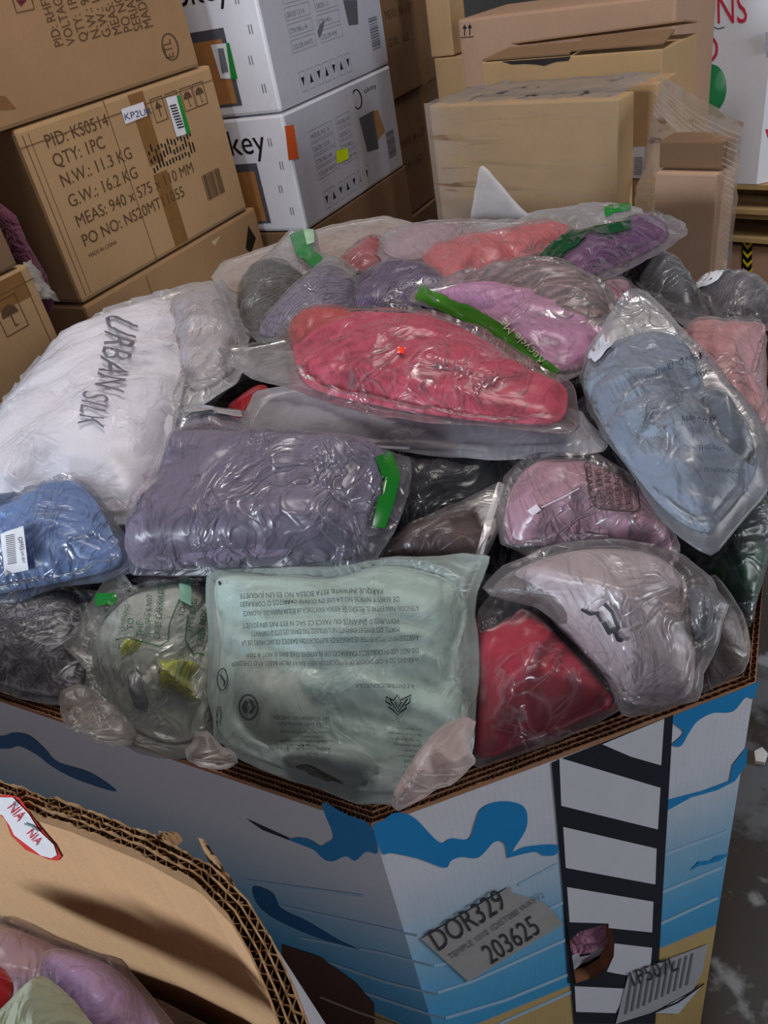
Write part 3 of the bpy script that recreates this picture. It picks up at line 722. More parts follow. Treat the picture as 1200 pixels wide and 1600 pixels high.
for i in range(8):
    a, b = oct2[i], oct2[(i + 1) % 8]; ai, bi = inn[i], inn[(i + 1) % 8]
    mb = MB(); zt = RIM - .006; z0 = .005
    def at(p, z): return Vector((p.x, p.y, z))
    if i == 0:
        mb.poly([at(a, z0), at(b, z0), at(b, zt), at(a, zt)], BINM, [hollow])
        hin = [p - fR_n * TH for p in hollow]
        mb.poly([at(ai, z0), at(bi, z0), at(bi, zt), at(ai, zt)], BROWN, [hin])
        n = len(hollow); mb.add(hollow + hin, [[k, (k + 1) % n, n + (k + 1) % n, n + k] for k in range(n)], EDGE)
    else:
        mb.add([at(a, z0), at(b, z0), at(b, zt), at(a, zt)], [[0, 1, 2, 3]], BINM)
        mb.add([at(ai, z0), at(bi, z0), at(bi, zt), at(ai, zt)], [[3, 2, 1, 0]], BROWN)
    mb.add([at(a, zt), at(b, zt), at(bi, zt), at(ai, zt)], [[0, 1, 2, 3]], EDGED)  # near-black colour paints the shade down between the flutes
    mb.add([at(a, z0), at(b, z0), at(bi, z0), at(ai, z0)], [[3, 2, 1, 0]], EDGED)
    flute_rim(mb, a, b, ai, bi, zt, 3, .007, .011, EDGE2, EDGE, .0015, i)
    def P(pts, mat, sf, e=.0008, holes=()):
        if (mat is BLUE and len(pts) > 11) or mat is M_plain('1f5f92', .5): pts = [tuple(v_) for v_ in catmull([Vector(v_) for v_ in pts], 4)]
        mb.poly([sf(x, y, e) for x, y in pts], mat, [[sf(x, y, e) for x, y in h] for h in holes])
    if i == 0:
        P([(583, 1292), (600, 1281), (612, 1272), (628, 1270), (650, 1280), (686, 1316), (705, 1310), (732, 1311), (741, 1290), (750, 1266), (768, 1255), (792, 1252), (815, 1258), (824, 1273), (821, 1298), (801, 1331), (822, 1323), (869, 1320), (869, 1335), (850, 1337), (835, 1331), (796, 1340), (793, 1340), (788, 1318), (772, 1316), (748, 1340), (722, 1339), (705, 1345), (695, 1356), (655, 1342), (612, 1333), (597, 1333)], BLUE, fR)
        for l in ([(810, 1383), (872, 1350)], [(850, 1424), (880, 1410)], [(684, 1551), (740, 1533), (885, 1468)], [(696, 1591), (790, 1563), (890, 1522)], [(678, 1509), (704, 1504)], [(780, 1600), (893, 1550)],
                  [(1036, 1336), (1137, 1299)], [(1033, 1395), (1129, 1355)], [(1031, 1444), (1121, 1403)]):
            line_px(mb, l, 4.5, lambda x, y: fR(x, y, .0006), STRIPE)
        P([(862, 1192), (1052, 1117), (1029, 1512), (1024, 1600), (897, 1600), (880, 1400)], NAVY_INK, fR, .0009, [hole])
        for cell in ([(941, 1163), (1038, 1123), (1033, 1196), (985, 1182)], [(874, 1184), (1032, 1231), (1028, 1296), (877, 1259)], [(880, 1292), (1026, 1326), (1024, 1382), (884, 1356)],
                     [(886, 1386), (1021, 1409), (1019, 1457), (951, 1450), (951, 1443), (890, 1441)], [(960, 1474), (1019, 1481), (1015, 1530), (962, 1521), (948, 1518), (959, 1494)],
                     [(898, 1541), (982, 1545), (962, 1583), (900, 1581)]):
            P(cell, STRW, fR, .0012)
        P([(1050, 1120), (1150, 1080), (1184, 1066), (1182, 1078), (1178, 1092), (1165, 1090), (1145, 1112), (1115, 1114), (1090, 1127), (1075, 1148), (1064, 1166), (1051, 1163), (1068, 1145), (1055, 1132)], BLUE, fR)
        P([(1043, 1250), (1100, 1235), (1140, 1220), (1145, 1195), (1168, 1166), (1166, 1195), (1148, 1221), (1120, 1235), (1080, 1246), (1042, 1267)], BLUE, fR)
        P([(1079, 1360), (1092, 1346), (1110, 1345), (1120, 1337), (1140, 1334), (1125, 1345), (1104, 1351), (1092, 1353)], BLUE, fR)
    if i == 7:
        P([(503, 1255), (540, 1272), (578, 1289), (590, 1332), (572, 1331), (555, 1345), (540, 1338), (520, 1346), (505, 1342), (490, 1328), (470, 1320), (452, 1312), (468, 1309), (485, 1313), (500, 1322), (508, 1318), (520, 1305)], BLUE, fL)
        P([(384, 1279), (452, 1310), (452, 1313), (410, 1297)], NAVY_INK, fL)
        DB = M_plain('1f5f92', .5)
        P([(-60, 1140), (0, 1150), (20, 1145), (45, 1149), (70, 1170), (90, 1191), (140, 1207), (182, 1237), (120, 1218), (80, 1197), (58, 1180), (30, 1166), (10, 1170), (-60, 1165)], DB, fL)
        P([(395, 1385), (425, 1395), (440, 1420), (480, 1440), (530, 1470), (562, 1484), (500, 1467), (450, 1446), (420, 1430), (400, 1410)], DB, fL)
        P([(440, 1475), (500, 1495), (555, 1535), (584, 1568), (586, 1602), (440, 1602)], BRB, fL)
        line_px(mb, [(500, 1558), (560, 1582), (620, 1602)], 3, lambda x, y: fL(x, y, .0012), M_plain('b8a494'))
        for l in ([(385, 1376), (566, 1400)], [(430, 1414), (652, 1462)], [(470, 1466), (600, 1490), (674, 1509)], [(500, 1500), (600, 1534), (682, 1554)], [(567, 1551), (692, 1592)]):
            line_px(mb, l, 4, lambda x, y: fL(x, y, .0006), STRIPE)
    o = mb.build('side_panel', binT)
    if i == 0: panel0 = o; o['label'] = 'panel with the striped tower and a cut hand hole'
mb = MB(); mb.poly([Vector((p.x, p.y, .02)) for p in inn], BROWN); mb.build('bin_floor', binT)
LAB = M_plain('a9a6a2', .6)
m = MB(); m.poly([fR(x, y, .002) for x, y in [(658, 1467), (720, 1430), (797, 1385), (800, 1396), (846, 1409), (862, 1422), (880, 1444), (800, 1492), (732, 1534)]], LAB)
s5 = lambda x, y: fR(x, y, .0028); LI = M_plain('3c3a3c', .7)
text_px(m, 'DOR329', 684, 1488, 50, -33, s5, LI, stretch=.72); text_px(m, '203625', 767, 1508, 46, -33, s5, LI, stretch=.70)
text_px(m, 'TEMPLE 1018 1DIST088 WAY12', 705, 1500, 13, -34, s5, M_plain('77747a'))
o = m.build('shipping_label', panel0); o['label'] = 'torn paper label reading DOR329 and 203625'
m = MB(); m.poly([fR(x, y, .002) for x, y in [(982, 1522), (1040, 1500), (1107, 1475), (1097, 1520), (1083, 1547), (1020, 1582), (962, 1600)]], M_plain('b4b3b8', .6))
m.poly([fR(x, y, .002) for x, y in [(1022, 1583), (1096, 1541), (1060, 1584)]], M_plain('cfd3dc', .6))
for k in range(11):
    x = 986 + k * 9.5; m.poly([s5(x, 1530 - k * 4), s5(x + 3.2, 1529 - k * 4), s5(x - 6, 1584 - k * 4.5), s5(x - 9.5, 1585 - k * 4.5)], M_plain('7a7880'))
text_px(m, '1P507L', 985, 1543, 34, -20, lambda x, y: fR(x, y, .0032), LI, stretch=.8)
line_px(m, [(1000, 1592), (1060, 1566), (1100, 1537)], 2.5, s5, NAVY_INK)
o = m.build('shipping_label', panel0); o['label'] = 'torn barcode label wrapped low on the tower panel'

# ------------------------------------------------------------------ near-left bin
RZ = 1.20
near = [onz(x, y, RZ) for x, y in [(0, 1222), (120, 1258), (240, 1305), (330, 1352), (385, 1405), (425, 1470), (455, 1535), (482, 1605)]]
tail = near[-1]; tdir = (near[-1] - near[-2]).normalized()
far_l = near[0] + (near[0] - near[1]).normalized() * .78  # unseen end lengthened to keep the left light off the big bin's panel
ringP = [far_l] + near + [tail + tdir * .25, Vector((-.05, -.35, RZ)), Vector((-.30, -.62, RZ)), Vector((-1.1, -.6, RZ)), Vector((-1.5, -.2, RZ)), Vector((-1.5, .35, RZ))]
ringP = ringP[::-1]                                             # counter-clockwise
T2 = .015; inn2 = offset_ring(ringP, T2)
sg = sum((ringP[i].x * ringP[(i + 1) % len(ringP)].y - ringP[(i + 1) % len(ringP)].x * ringP[i].y) for i in range(len(ringP)))
if sg < 0: inn2 = offset_ring(ringP, -T2)
outB = offset_ring(ringP, -.06 if sg > 0 else .06)
nb = thing('corrugated_bin', Vector((-.55, -.05, 0)), 'nearer open cardboard bin with ragged torn rim and a red and white sticker inside', 'bin')
WOUT = M_plain('a8a4a8', .55, .3, .03); BEI = M_card('c8a078'); EL = M_plain('967553', .9); EL2 = M_plain('7c5d3e', .9); EF = M_plain('2c1a0e', .95)
mb = MB(); rim = MB(); n = len(ringP); zt = RZ - .012
for i in range(n):
    a, b, ai, bi = ringP[i], ringP[(i + 1) % n], inn2[i], inn2[(i + 1) % n]
    f4 = lambda p, z: Vector((p.x, p.y, z))
    mb.add([f4(outB[i], .005), f4(outB[(i + 1) % n], .005), f4(b, zt), f4(a, zt)], [[0, 1, 2, 3]], WOUT)
    mb.add([f4(ai, .005), f4(bi, .005), f4(bi, zt), f4(ai, zt)], [[3, 2, 1, 0]], BEI)
    mb.add([f4(a, zt), f4(b, zt), f4(bi, zt), f4(ai, zt)], [[0, 1, 2, 3]], EF)  # depth shade under the torn flutes, painted almost black
    flute_rim(rim, a, b, ai, bi, zt, 3, .012, .011, EL, EL2, .0065, 20)
mb.build('bin_wall', nb); rim.build('torn_rim', nb)['label'] = 'ragged corrugated edge'
mb = MB(); mb.poly([Vector((p.x, p.y, .02)) for p in inn2], BEI); mb.build('bin_floor', nb)
# curled torn scraps on the rim
for (px, py, dx, dy, hh) in ((318, 1312, 34, 62, .024), (246, 1296, 22, 2, .014)):
    a = onz(px, py + 20, RZ); b = onz(px + dx, py + dy, RZ); mm = MB(); P = []
    for i in range(9):
        s = i / 8; p = a.lerp(b, s); z = RZ - .01 + hh * math.sin(math.pi * (.5 + s * .5)) + .004 * math.sin(s * 30)
        P += [Vector((p.x, p.y, RZ - .012)), Vector((p.x + .003 * math.sin(s * 25), p.y + .003, z)), Vector((p.x + .004 + .003 * math.sin(s * 25), p.y + .001, z)), Vector((p.x + .005, p.y - .002, RZ - .012))]
    mm.add(P, [[4 * i + j, 4 * i + 4 + j, 4 * i + 5 + j, 4 * i + 1 + j] for i in range(8) for j in range(3)], EL, True)
    mm.build('torn_scrap', nb)
# sticker on its inner wall (on the facet it is stuck to)
i0 = [i for i in range(n) if (ringP[i] - near[1]).length < 1e-6][0]; i1 = [i for i in range(n) if (ringP[i] - near[0]).length < 1e-6][0]
sa, sb = inn2[i0], inn2[i1]; sn = (sb - sa).cross(UP).normalized()
if sn.dot(CAM - sa) < 0: sn = -sn
ss = lambda e: (lambda x, y: onplane(x, y, sa + sn * e, sn))
m = MB()
RS = M_plain('d8433c', .4)
for pts, mt, e in (([(-14, 1243), (14, 1242), (30, 1246), (62, 1292), (86, 1320), (96, 1338), (90, 1345), (76, 1343), (40, 1328), (17, 1305), (8, 1280), (-14, 1262)], RS, .0012),
                   ([(-14, 1245), (8, 1246), (20, 1246), (45, 1272), (61, 1298), (84, 1320), (89, 1336), (80, 1341), (64, 1337), (47, 1324), (22, 1305), (15, 1290), (4, 1274), (-14, 1268)], M_plain('f2f4fa', .3), .002)):
    m.poly([ss(e)(*p) for p in pts], mt)
text_px(m, 'NIA', 10, 1262, 24, 52, ss(.0028), REDINK, stretch=.7); text_px(m, 'NIA', 40, 1302, 19, 50, ss(.0028), REDINK, stretch=.8)
line_px(m, [(38, 1287), (50, 1291), (60, 1299)], 3, ss(.003), M_plain('8a929c')); line_px(m, ring_px(23, 1256, 2.5, 4), 1.5, ss(.003), M_plain('8aa0ac'), True)
o = m.build('sticker', nb); o['label'] = 'shiny white sticker with red border and red letters'

# ------------------------------------------------------------------ bags of clothes
def Zpile(px, py):
    T = [(300, 1.10), (340, 1.11), (450, 1.13), (560, 1.12), (700, 1.09), (870, 1.04), (1000, 1.00), (1100, .965), (1250, .945), (1700, .92)]
    if py <= T[0][0]: z = T[0][1]
    else:
        for (a, za_), (b, zb_) in zip(T, T[1:]):
            if a <= py <= b: z = za_ + (zb_ - za_) * (py - a) / (b - a); break
    return z
class Layer:
    def __init__(s, pts, th, seed, amp, ang, wl, low=.6, p=2.4, q=.55):
        s.P = pts; s.th = th; s.seed = seed; s.amp = amp; s.ang = math.radians(ang); s.wl = wl; s.low = low; s.p = p; s.q = q; s.film = False
        A = 0; c = Vector((0, 0))
        for i in range(len(pts)):
            a, b = pts[i - 1], pts[i]; k = a.x * b.y - b.x * a.y; A += k; c += (a + b) * k
        s.c = c / (3 * A); s.NA = 180; s.R = []
        for i in range(s.NA):
            t = 2 * math.pi * i / s.NA; d = Vector((math.cos(t), math.sin(t))); best = 1e-3
            for j in range(len(pts)):
                a, b = pts[j - 1] - s.c, pts[j] - s.c; e = b - a; den = d.x * e.y - d.y * e.x
                if abs(den) < 1e-12: continue
                r = (a.x * e.y - a.y * e.x) / den; u = (a.x * d.y - a.y * d.x) / den
                if r > 0 and -1e-6 <= u <= 1 + 1e-6: best = max(best, r)
            s.R.append(best)
        s.size = sum(s.R) / s.NA
    def rad(s, t):
        x = (t / (2 * math.pi)) % 1 * s.NA; i = int(x) % s.NA; f = x - int(x)
        return s.R[i] * (1 - f) + s.R[(i + 1) % s.NA] * f
    def t(s, q):
        d = q - s.c
        return d.length / s.rad(math.atan2(d.y, d.x)) if d.length > 1e-9 else 0
    def fold(s, q):
        ca, sa = math.cos(s.ang), math.sin(s.ang); x = (q.x * ca + q.y * sa) / s.wl; y = (-q.x * sa + q.y * ca) / s.wl
        w = noise.noise(Vector((x * .5, y * .5, s.seed + 9))) * 1.2
        n1 = noise.noise(Vector((x * .35 + w, y * 1.1 + w, s.seed)))
        n2 = noise.noise(Vector((x * .9 + w * 1.5, y * 2.3 - w, s.seed + 3)))
        n3 = noise.noise(Vector((x * .25, y * .25, s.seed + 5)))
        n4 = noise.noise(Vector((x * 1.1 - w * 2.5, y * 4.6 + w * 2, s.seed + 7)))
        if s.film:
            f_ = 0
            for k in range(4):
                a = s.seed * 1.7 + k * 0.9; u = (q.x * math.cos(a) + q.y * math.sin(a)) / (s.wl * (1.1 - .17 * k)) + w * .5 + k * .37
                m = max(0, noise.noise(Vector((x * .45 + k * 5, y * .45, s.seed + k))) + .25)
                f_ += (abs(((u % 1) * 2) - 1) - .5) * m * (1.5 - .25 * k)
            return f_ + n3 * .8 - .2
        return (1 - 2.2 * abs(n1)) * .7 + (1 - 2 * abs(n2)) * .42 + (1 - 2.4 * abs(n4)) * .22 + n3 * .9 - .6
    def top(s, q, t=None):
        if t is None: t = s.t(q)
        if t >= 1: return None
        return s.th * (1 - t ** s.p) ** s.q + s.amp * s.fold(q) * min(1, (1 - t) * 6)
    def bot(s, q, t): return -s.th * s.low * (max(0, 1 - t ** s.p)) ** s.q

class Bag:
    def __init__(s, name, label, cat, film=None, garments=(), dz=0.0, th=.05, seed=1, fm=None, fth=None, famp=.006, fang=30, zs=None, filmname='plastic_bag', jag=2.5, fwl=.05, group=None, zfn=None, fq=.5):
        zf = zfn or Zpile
        allp = film if film else garments[0]['o']
        W = []
        for (px, py) in allp:
            W.append(onz(px, py, zf(px, py) + dz))
        if zs: W = [onz(*k) for k in zs]
        c = sum(W, Vector()) / len(W)
        # least-squares plane z = c.z + gx dx + gy dy
        sxx = sxy = syy = sxz = syz = 0
        for p in W:
            d = p - c; sxx += d.x * d.x; sxy += d.x * d.y; syy += d.y * d.y; sxz += d.x * d.z; syz += d.y * d.z
        det = sxx * syy - sxy * sxy + 1e-9; gx = (sxz * syy - syz * sxy) / det; gy = (syz * sxx - sxz * sxy) / det
        s.n = Vector((-gx, -gy, 1)).normalized(); s.o = c
        s.e1 = Vector((1, 0, gx)).normalized(); s.e2 = s.n.cross(s.e1)
        s.root = thing(name, c - s.n * th * .5, label, cat, group)
        s.L = []
        for k, g in enumerate(garments):
            pts = [s.loc(*p) for p in g['o']]
            pts = catmull(pts, 4) if not g.get('sharp') else pts
            l = Layer(pts, g.get('th', th) * .85, seed + k * 13 + 1, g.get('amp', .010) * .8, g.get('ang', 20 + 37 * k), g.get('wl', .055) * 1.5, g.get('low', .4), p=g.get('p', 1.8), q=g.get('q', .78))
            l.lift = g.get('lift', 0); s.L.append((l, g))
        s.F = None
        if film:
            rnd = random.Random(seed); pts = [s.loc(*p) for p in film]; cc = sum(pts, Vector((0, 0))) / len(pts); pts = [cc + (p - cc) * 1.03 for p in pts]; out = []
            for i in range(len(pts)):
                a, b = pts[i], pts[(i + 1) % len(pts)]; nn = max(2, int((b - a).length / .025))
                for j in range(nn):
                    q = a.lerp(b, j / nn); nd = (b - a).normalized(); nd = Vector((-nd.y, nd.x))
                    out.append(q + nd * (rnd.uniform(-1, 1) * .0012 * jag if j else 0))
            s.F = Layer(out, fth if fth is not None else .012, seed + 77, famp * .8, fang, fwl * 1.6, .4, p=3.0, q=fq); s.F.film = True
        mats = fm or M_film()
        for l, g in s.L:
            mb = s.mesh(l, lambda q, t, l=l: l.top(q, min(t, .9999)) + l.lift, lambda q, t, l=l: l.bot(q, t) + l.lift, g['m'])
            o = mb.build(g.get('n', 'garment'), s.root)
            if g.get('label'): o['label'] = g['label']
        if s.F:
            mb = s.mesh(s.F, s.ftop, lambda q, t: min(s.fbot(q, t), s.ftop(q, t) - .001), mats); mb.build(filmname, s.root)
    def loc(s, px, py):
        p = onplane(px, py, s.o, s.n) - s.o; return Vector((p.dot(s.e1), p.dot(s.e2)))
    def wp(s, q, h): return s.o + s.e1 * q.x + s.e2 * q.y + s.n * h
    def ftop(s, q, t=None):
        if t is None: t = s.F.t(q)
        t = min(t, .9999); e = min(1, (1 - t) * 9)
        h = s.F.th * (1 - t ** 3) ** s.F.q * .8
        for l, g in s.L:
            v = l.top(q)
            if v is not None: h = max(h, v + l.lift + .0035)
            else:                                       # film tents down from the garment's edge
                d = (l.t(q) - 1) * l.size
                if d < .05: h = max(h, (l.lift if l.lift > 0 else 0) + l.th * .35 * (1 - d / .05) ** 2)
        return h * (e if e < 1 else 1) + s.F.amp * (s.F.fold(q) + .6) * e + (0.0)
    def fbot(s, q, t):
        h = -s.F.th * .4 * (max(0, 1 - t ** 3)) ** .5
        for l, g in s.L:
            tt = l.t(q)
            if tt < 1: h = min(h, l.bot(q, tt) + l.lift - .004)
        return h
    def mesh(s, l, topf, botf, mat):
        big = l.size; nr = max(10, min(38, int(big / .0045))); na = max(48, min(200, int(2 * math.pi * big / .0055)))
        mb = MB(); P = [s.wp(l.c, topf(l.c, 0))]
        for i in range(1, nr + 1):
            t = 1 - (1 - i / nr) ** 1.25
            for k in range(na):
                a = 2 * math.pi * k / na; q = l.c + Vector((math.cos(a), math.sin(a))) * l.rad(a) * t
                P.append(s.wp(q, topf(q, t) if i < nr else (l.lift if hasattr(l, 'lift') else 0)))
        F = [[0, 1 + k, 1 + (k + 1) % na] for k in range(na)]
        for i in range(nr - 1):
            for k in range(na):
                F.append([1 + i * na + k, 1 + (i + 1) * na + k, 1 + (i + 1) * na + (k + 1) % na, 1 + i * na + (k + 1) % na])
        rim0 = 1 + (nr - 1) * na; nb_ = 8; o = len(P)
        for i in range(1, nb_):
            t = 1 - i / nb_
            for k in range(na):
                a = 2 * math.pi * k / na; q = l.c + Vector((math.cos(a), math.sin(a))) * l.rad(a) * t; P.append(s.wp(q, botf(q, t)))
        P.append(s.wp(l.c, botf(l.c, 0)))
        prev = rim0
        for i in range(1, nb_):
            cur = o + (i - 1) * na
            for k in range(na): F.append([prev + k, cur + k, cur + (k + 1) % na, prev + (k + 1) % na])
            prev = cur
        for k in range(na): F.append([prev + k, len(P) - 1, prev + (k + 1) % na])
        mb.add(P, F, mat, True); return mb
    def surf(s, eps=.0018):
        def fn(px, py):
            q = s.loc(px, py); best = 0
            if s.F:
                t = s.F.t(q); best = s.ftop(q, t) if t < 1 else 0
            else:
                for l, g in s.L:
                    v = l.top(q)
                    if v is not None: best = max(best, v + l.lift)
            # refine so that the mark sits where the ray meets the bulging film
            for _ in range(3):
                d = ray(px, py); o0 = s.o + s.n * best; w = CAM + d * ((o0 - CAM).dot(s.n) / d.dot(s.n)); r = w - s.o; q = Vector((r.dot(s.e1), r.dot(s.e2)))
                if s.F:
                    t = s.F.t(q); best = .5 * best + .5 * (s.ftop(q, t) if t < 1 else 0)
                else:
                    v = max([l.top(q) + l.lift for l, g in s.L if l.top(q) is not None] or [0]); best = .5 * best + .5 * v
            return s.wp(q, (s.ftop(q, min(s.F.t(q), .9999)) if s.F else best) + eps)
        return fn
    def strip(s, pts, w, mat, name='green_tape', label=None, sub=8, eps=.0018):
        """band of tape following the film: pts = centre line in the photo, w = width(s)"""
        mb = MB(); sf = s.surf(eps); P = [Vector(p) for p in pts]; Q = []; ws = w if isinstance(w, (list, tuple)) else [w] * len(P); WW = []
        for i in range(len(P) - 1):
            for k in range(sub): Q.append(P[i].lerp(P[i + 1], k / sub)); WW.append(ws[i] + (ws[i + 1] - ws[i]) * k / sub)
        Q.append(P[-1]); WW.append(ws[-1]); V_ = []; nw = 5
        for i, p in enumerate(Q):
            t = (Q[min(i + 1, len(Q) - 1)] - Q[max(i - 1, 0)]).normalized(); n = Vector((-t.y, t.x))
            for j in range(nw + 1): V_.append(sf(*(p + n * WW[i] * (j / nw - .5))))
        F = [[i * (nw + 1) + j, (i + 1) * (nw + 1) + j, (i + 1) * (nw + 1) + j + 1, i * (nw + 1) + j + 1] for i in range(len(Q) - 1) for j in range(nw)]
        mb.add(V_, F, mat, True); o = mb.build(name, s.root)
        if label: o['label'] = label
        return o
    def patch(s, pts, mat, name, label=None, extra=None, eps=.003):
        """quad patch (four photo corners) that follows the film"""
        sf = s.surf(eps); a, b, c, d = map(Vector, pts); n = 8; V_ = [sf(*(a.lerp(b, i / n).lerp(d.lerp(c, i / n), j / n))) for j in range(n + 1) for i in range(n + 1)]
        mb = MB(); mb.add(V_, [[j * (n + 1) + i, j * (n + 1) + i + 1, (j + 1) * (n + 1) + i + 1, (j + 1) * (n + 1) + i] for j in range(n) for i in range(n)], mat, True)
        o = mb.build(name, s.root)
        if extra: e = MB(); extra(e, s.surf(eps + .0012)); e.build('printing', o)
        if label: o['label'] = label
        return o
    def text(s, items, mat, name='printed_text', eps=.002, lines=()):
        mb = MB(); sf = s.surf(eps)
        for it in items: text_px(mb, it[0], it[1], it[2], it[3], it[4], sf, mat, stretch=it[5] if len(it) > 5 else 1, split=it[6] if len(it) > 6 else 0)
        for pts, w in lines: line_px(mb, pts, w, sf, mat, sub=4)
        return mb.build(name, s.root)

CLR = M_film(.05, 'e8e4ec', .07, .8); CLR2 = M_film(.10, 'e8e4ea', .09, .9); HAZE = M_film(.30, 'dcdae2', .22, .55); FROST = M_film(.62, 'd8d6de', .35, .45)
BEIGEF = M_film(.42, 'c9b8b0', .3, .5); SHINY = M_film(.05, 'e4e8f4', .05, 1.2)
TG = M_plain('187a2c', .3, .6)

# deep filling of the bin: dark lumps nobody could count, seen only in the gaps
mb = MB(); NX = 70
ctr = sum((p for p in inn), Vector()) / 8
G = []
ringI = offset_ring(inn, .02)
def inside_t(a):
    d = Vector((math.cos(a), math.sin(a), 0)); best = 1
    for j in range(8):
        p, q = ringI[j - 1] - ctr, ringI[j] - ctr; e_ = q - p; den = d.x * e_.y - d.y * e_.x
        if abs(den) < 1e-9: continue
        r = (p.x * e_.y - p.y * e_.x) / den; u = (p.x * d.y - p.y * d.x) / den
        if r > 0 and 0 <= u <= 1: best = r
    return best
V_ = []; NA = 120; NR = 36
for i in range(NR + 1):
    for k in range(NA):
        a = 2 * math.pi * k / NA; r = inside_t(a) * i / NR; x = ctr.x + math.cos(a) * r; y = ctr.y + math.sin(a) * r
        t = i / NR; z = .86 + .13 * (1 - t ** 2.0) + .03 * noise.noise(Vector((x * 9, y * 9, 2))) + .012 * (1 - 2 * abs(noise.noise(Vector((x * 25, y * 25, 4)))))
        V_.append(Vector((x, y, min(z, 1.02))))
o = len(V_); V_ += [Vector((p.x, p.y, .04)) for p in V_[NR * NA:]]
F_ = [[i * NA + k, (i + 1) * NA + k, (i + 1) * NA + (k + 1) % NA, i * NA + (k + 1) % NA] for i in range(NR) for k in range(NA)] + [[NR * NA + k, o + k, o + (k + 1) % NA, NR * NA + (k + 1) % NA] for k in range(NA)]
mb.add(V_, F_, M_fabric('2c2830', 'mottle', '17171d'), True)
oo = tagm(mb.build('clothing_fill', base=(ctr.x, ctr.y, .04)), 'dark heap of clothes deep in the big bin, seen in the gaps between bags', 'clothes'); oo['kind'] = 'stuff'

def B(*a, **k): return Bag(*a, **k)
# ---- back of the pile
B('bagged_garment', 'large beige translucent poly bag at the back left of the heap, beside the white cartons', 'clothing bag',
  [(335, 432), (352, 408), (440, 378), (520, 352), (600, 338), (655, 352), (720, 372), (760, 410), (640, 440), (500, 478), (380, 480)],
  [dict(o=[(345, 432), (440, 388), (600, 348), (690, 380), (600, 440), (420, 470)], m=M_fabric('b09c96'), th=.035)], dz=-.035, th=.035, seed=3, fm=BEIGEF)
b2 = B('bagged_garment', 'olive and lavender knit in clear bag topped with green tape, next to the white sack', 'clothing bag',
  [(372, 480), (376, 440), (392, 418), (428, 388), (454, 358), (492, 360), (500, 395), (545, 412), (562, 440), (548, 482), (505, 512), (460, 528), (405, 532), (378, 512)],
  [dict(o=[(372, 478), (382, 438), (425, 415), (465, 425), (485, 450), (440, 490), (400, 515), (376, 505)], m=M_fabric('4c4a3e', 'knit'), th=.05, label='olive knit'),
   dict(o=[(404, 520), (430, 490), (480, 450), (520, 420), (556, 440), (545, 480), (500, 508), (455, 526)], m=M_fabric('837690', 'knit'), th=.055, label='lavender knit')],
  dz=.01, th=.05, seed=5, fm=CLR2, famp=.009)
b2.strip([(462, 364), (474, 392), (498, 412)], [22, 24, 20], TG)
b2.patch([(474, 358), (490, 360), (492, 380), (480, 384)], M_plain('a8c8a8', .4), 'green_tape', 'pale end of the green tape')
B('bagged_garment', 'small red bagged garment peeking out behind the purple one', 'clothing bag',
  [(524, 412), (556, 384), (598, 372), (632, 386), (628, 412), (590, 424), (548, 428)],
  [dict(o=[(530, 412), (560, 386), (596, 376), (600, 412), (560, 424)], m=M_fabric('a8323a'), th=.03)], dz=.0, th=.03, seed=8, fm=CLR2)
B('bagged_garment', 'shiny purple garment bag between the olive knit and the long coral one', 'clothing bag',
  [(540, 475), (560, 430), (600, 408), (660, 410), (725, 440), (740, 468), (690, 482), (610, 488)],
  [dict(o=[(546, 474), (566, 432), (604, 412), (660, 416), (716, 444), (700, 474), (600, 482)], m=M_fabric('6a5278', 'knit'), th=.04)], dz=.005, th=.04, seed=9, fm=CLR)
b32 = B('plastic_bag', 'pointed empty frosted bag standing up against the plain wrapped carton', 'plastic bag',
  [(735, 345), (742, 300), (752, 258), (768, 274), (800, 312), (835, 345), (790, 356)], [], fm=M_film(.5, 'e6e2e4', .3, .7), seed=12, th=.01,
  zs=[(735, 345, 1.10), (835, 345, 1.10), (752, 258, 1.24)], fth=.02)
b32.strip([(758, 348), (806, 344)], 4, BLACK_INK, 'printed_line')
B('bagged_garment', 'olive-tinted hazy bag lying along the very back rim by the wrapped cartons', 'clothing bag',
  [(800, 350), (830, 332), (900, 325), (955, 317), (1000, 326), (1010, 350), (930, 372), (850, 376)],
  [dict(o=[(812, 350), (900, 330), (985, 328), (990, 350), (900, 368)], m=M_fabric('7c7462'), th=.03)], dz=.0, th=.03, seed=14, fm=HAZE).strip([(945, 333), (985, 322)], 12, TG)
B('bagged_garment', 'long coral garment in hazy pinkish film across the back', 'clothing bag',
  [(588, 388), (605, 362), (660, 348), (720, 344), (800, 346), (880, 345), (905, 362), (880, 392), (820, 420), (760, 436), (700, 448), (640, 424), (600, 408)],
  [dict(o=[(658, 400), (690, 388), (760, 378), (830, 362), (885, 350), (880, 378), (830, 400), (790, 414), (735, 430), (700, 443), (680, 428)], m=M_fabric('cc4a50'), th=.04, ang=-20),
   dict(o=[(598, 388), (630, 360), (720, 352), (700, 385), (655, 405), (620, 404)], m=M_fabric('a8909a'), th=.03)],
  dz=.02, th=.04, seed=15, fm=M_film(.20, 'd8c4c8', .12, .8), famp=.008)
b6 = B('bagged_garment', 'violet garment in shiny bag with dark green band, top right of the heap', 'clothing bag',
  [(826, 432), (840, 400), (880, 370), (960, 345), (1030, 334), (1068, 350), (1070, 368), (1035, 392), (975, 424), (915, 446), (870, 446)],
  [dict(o=[(846, 430), (862, 404), (920, 382), (990, 352), (1028, 341), (1044, 358), (1035, 378), (970, 412), (895, 438)], m=M_fabric('6a3068'), th=.04, ang=-25)],
  dz=.045, th=.045, seed=17, fm=CLR, famp=.01)
b6.strip([(848, 418), (872, 388), (915, 368), (985, 352)], [26, 26, 20, 14], M_plain('14482a', .35), 'green_band', sub=8)
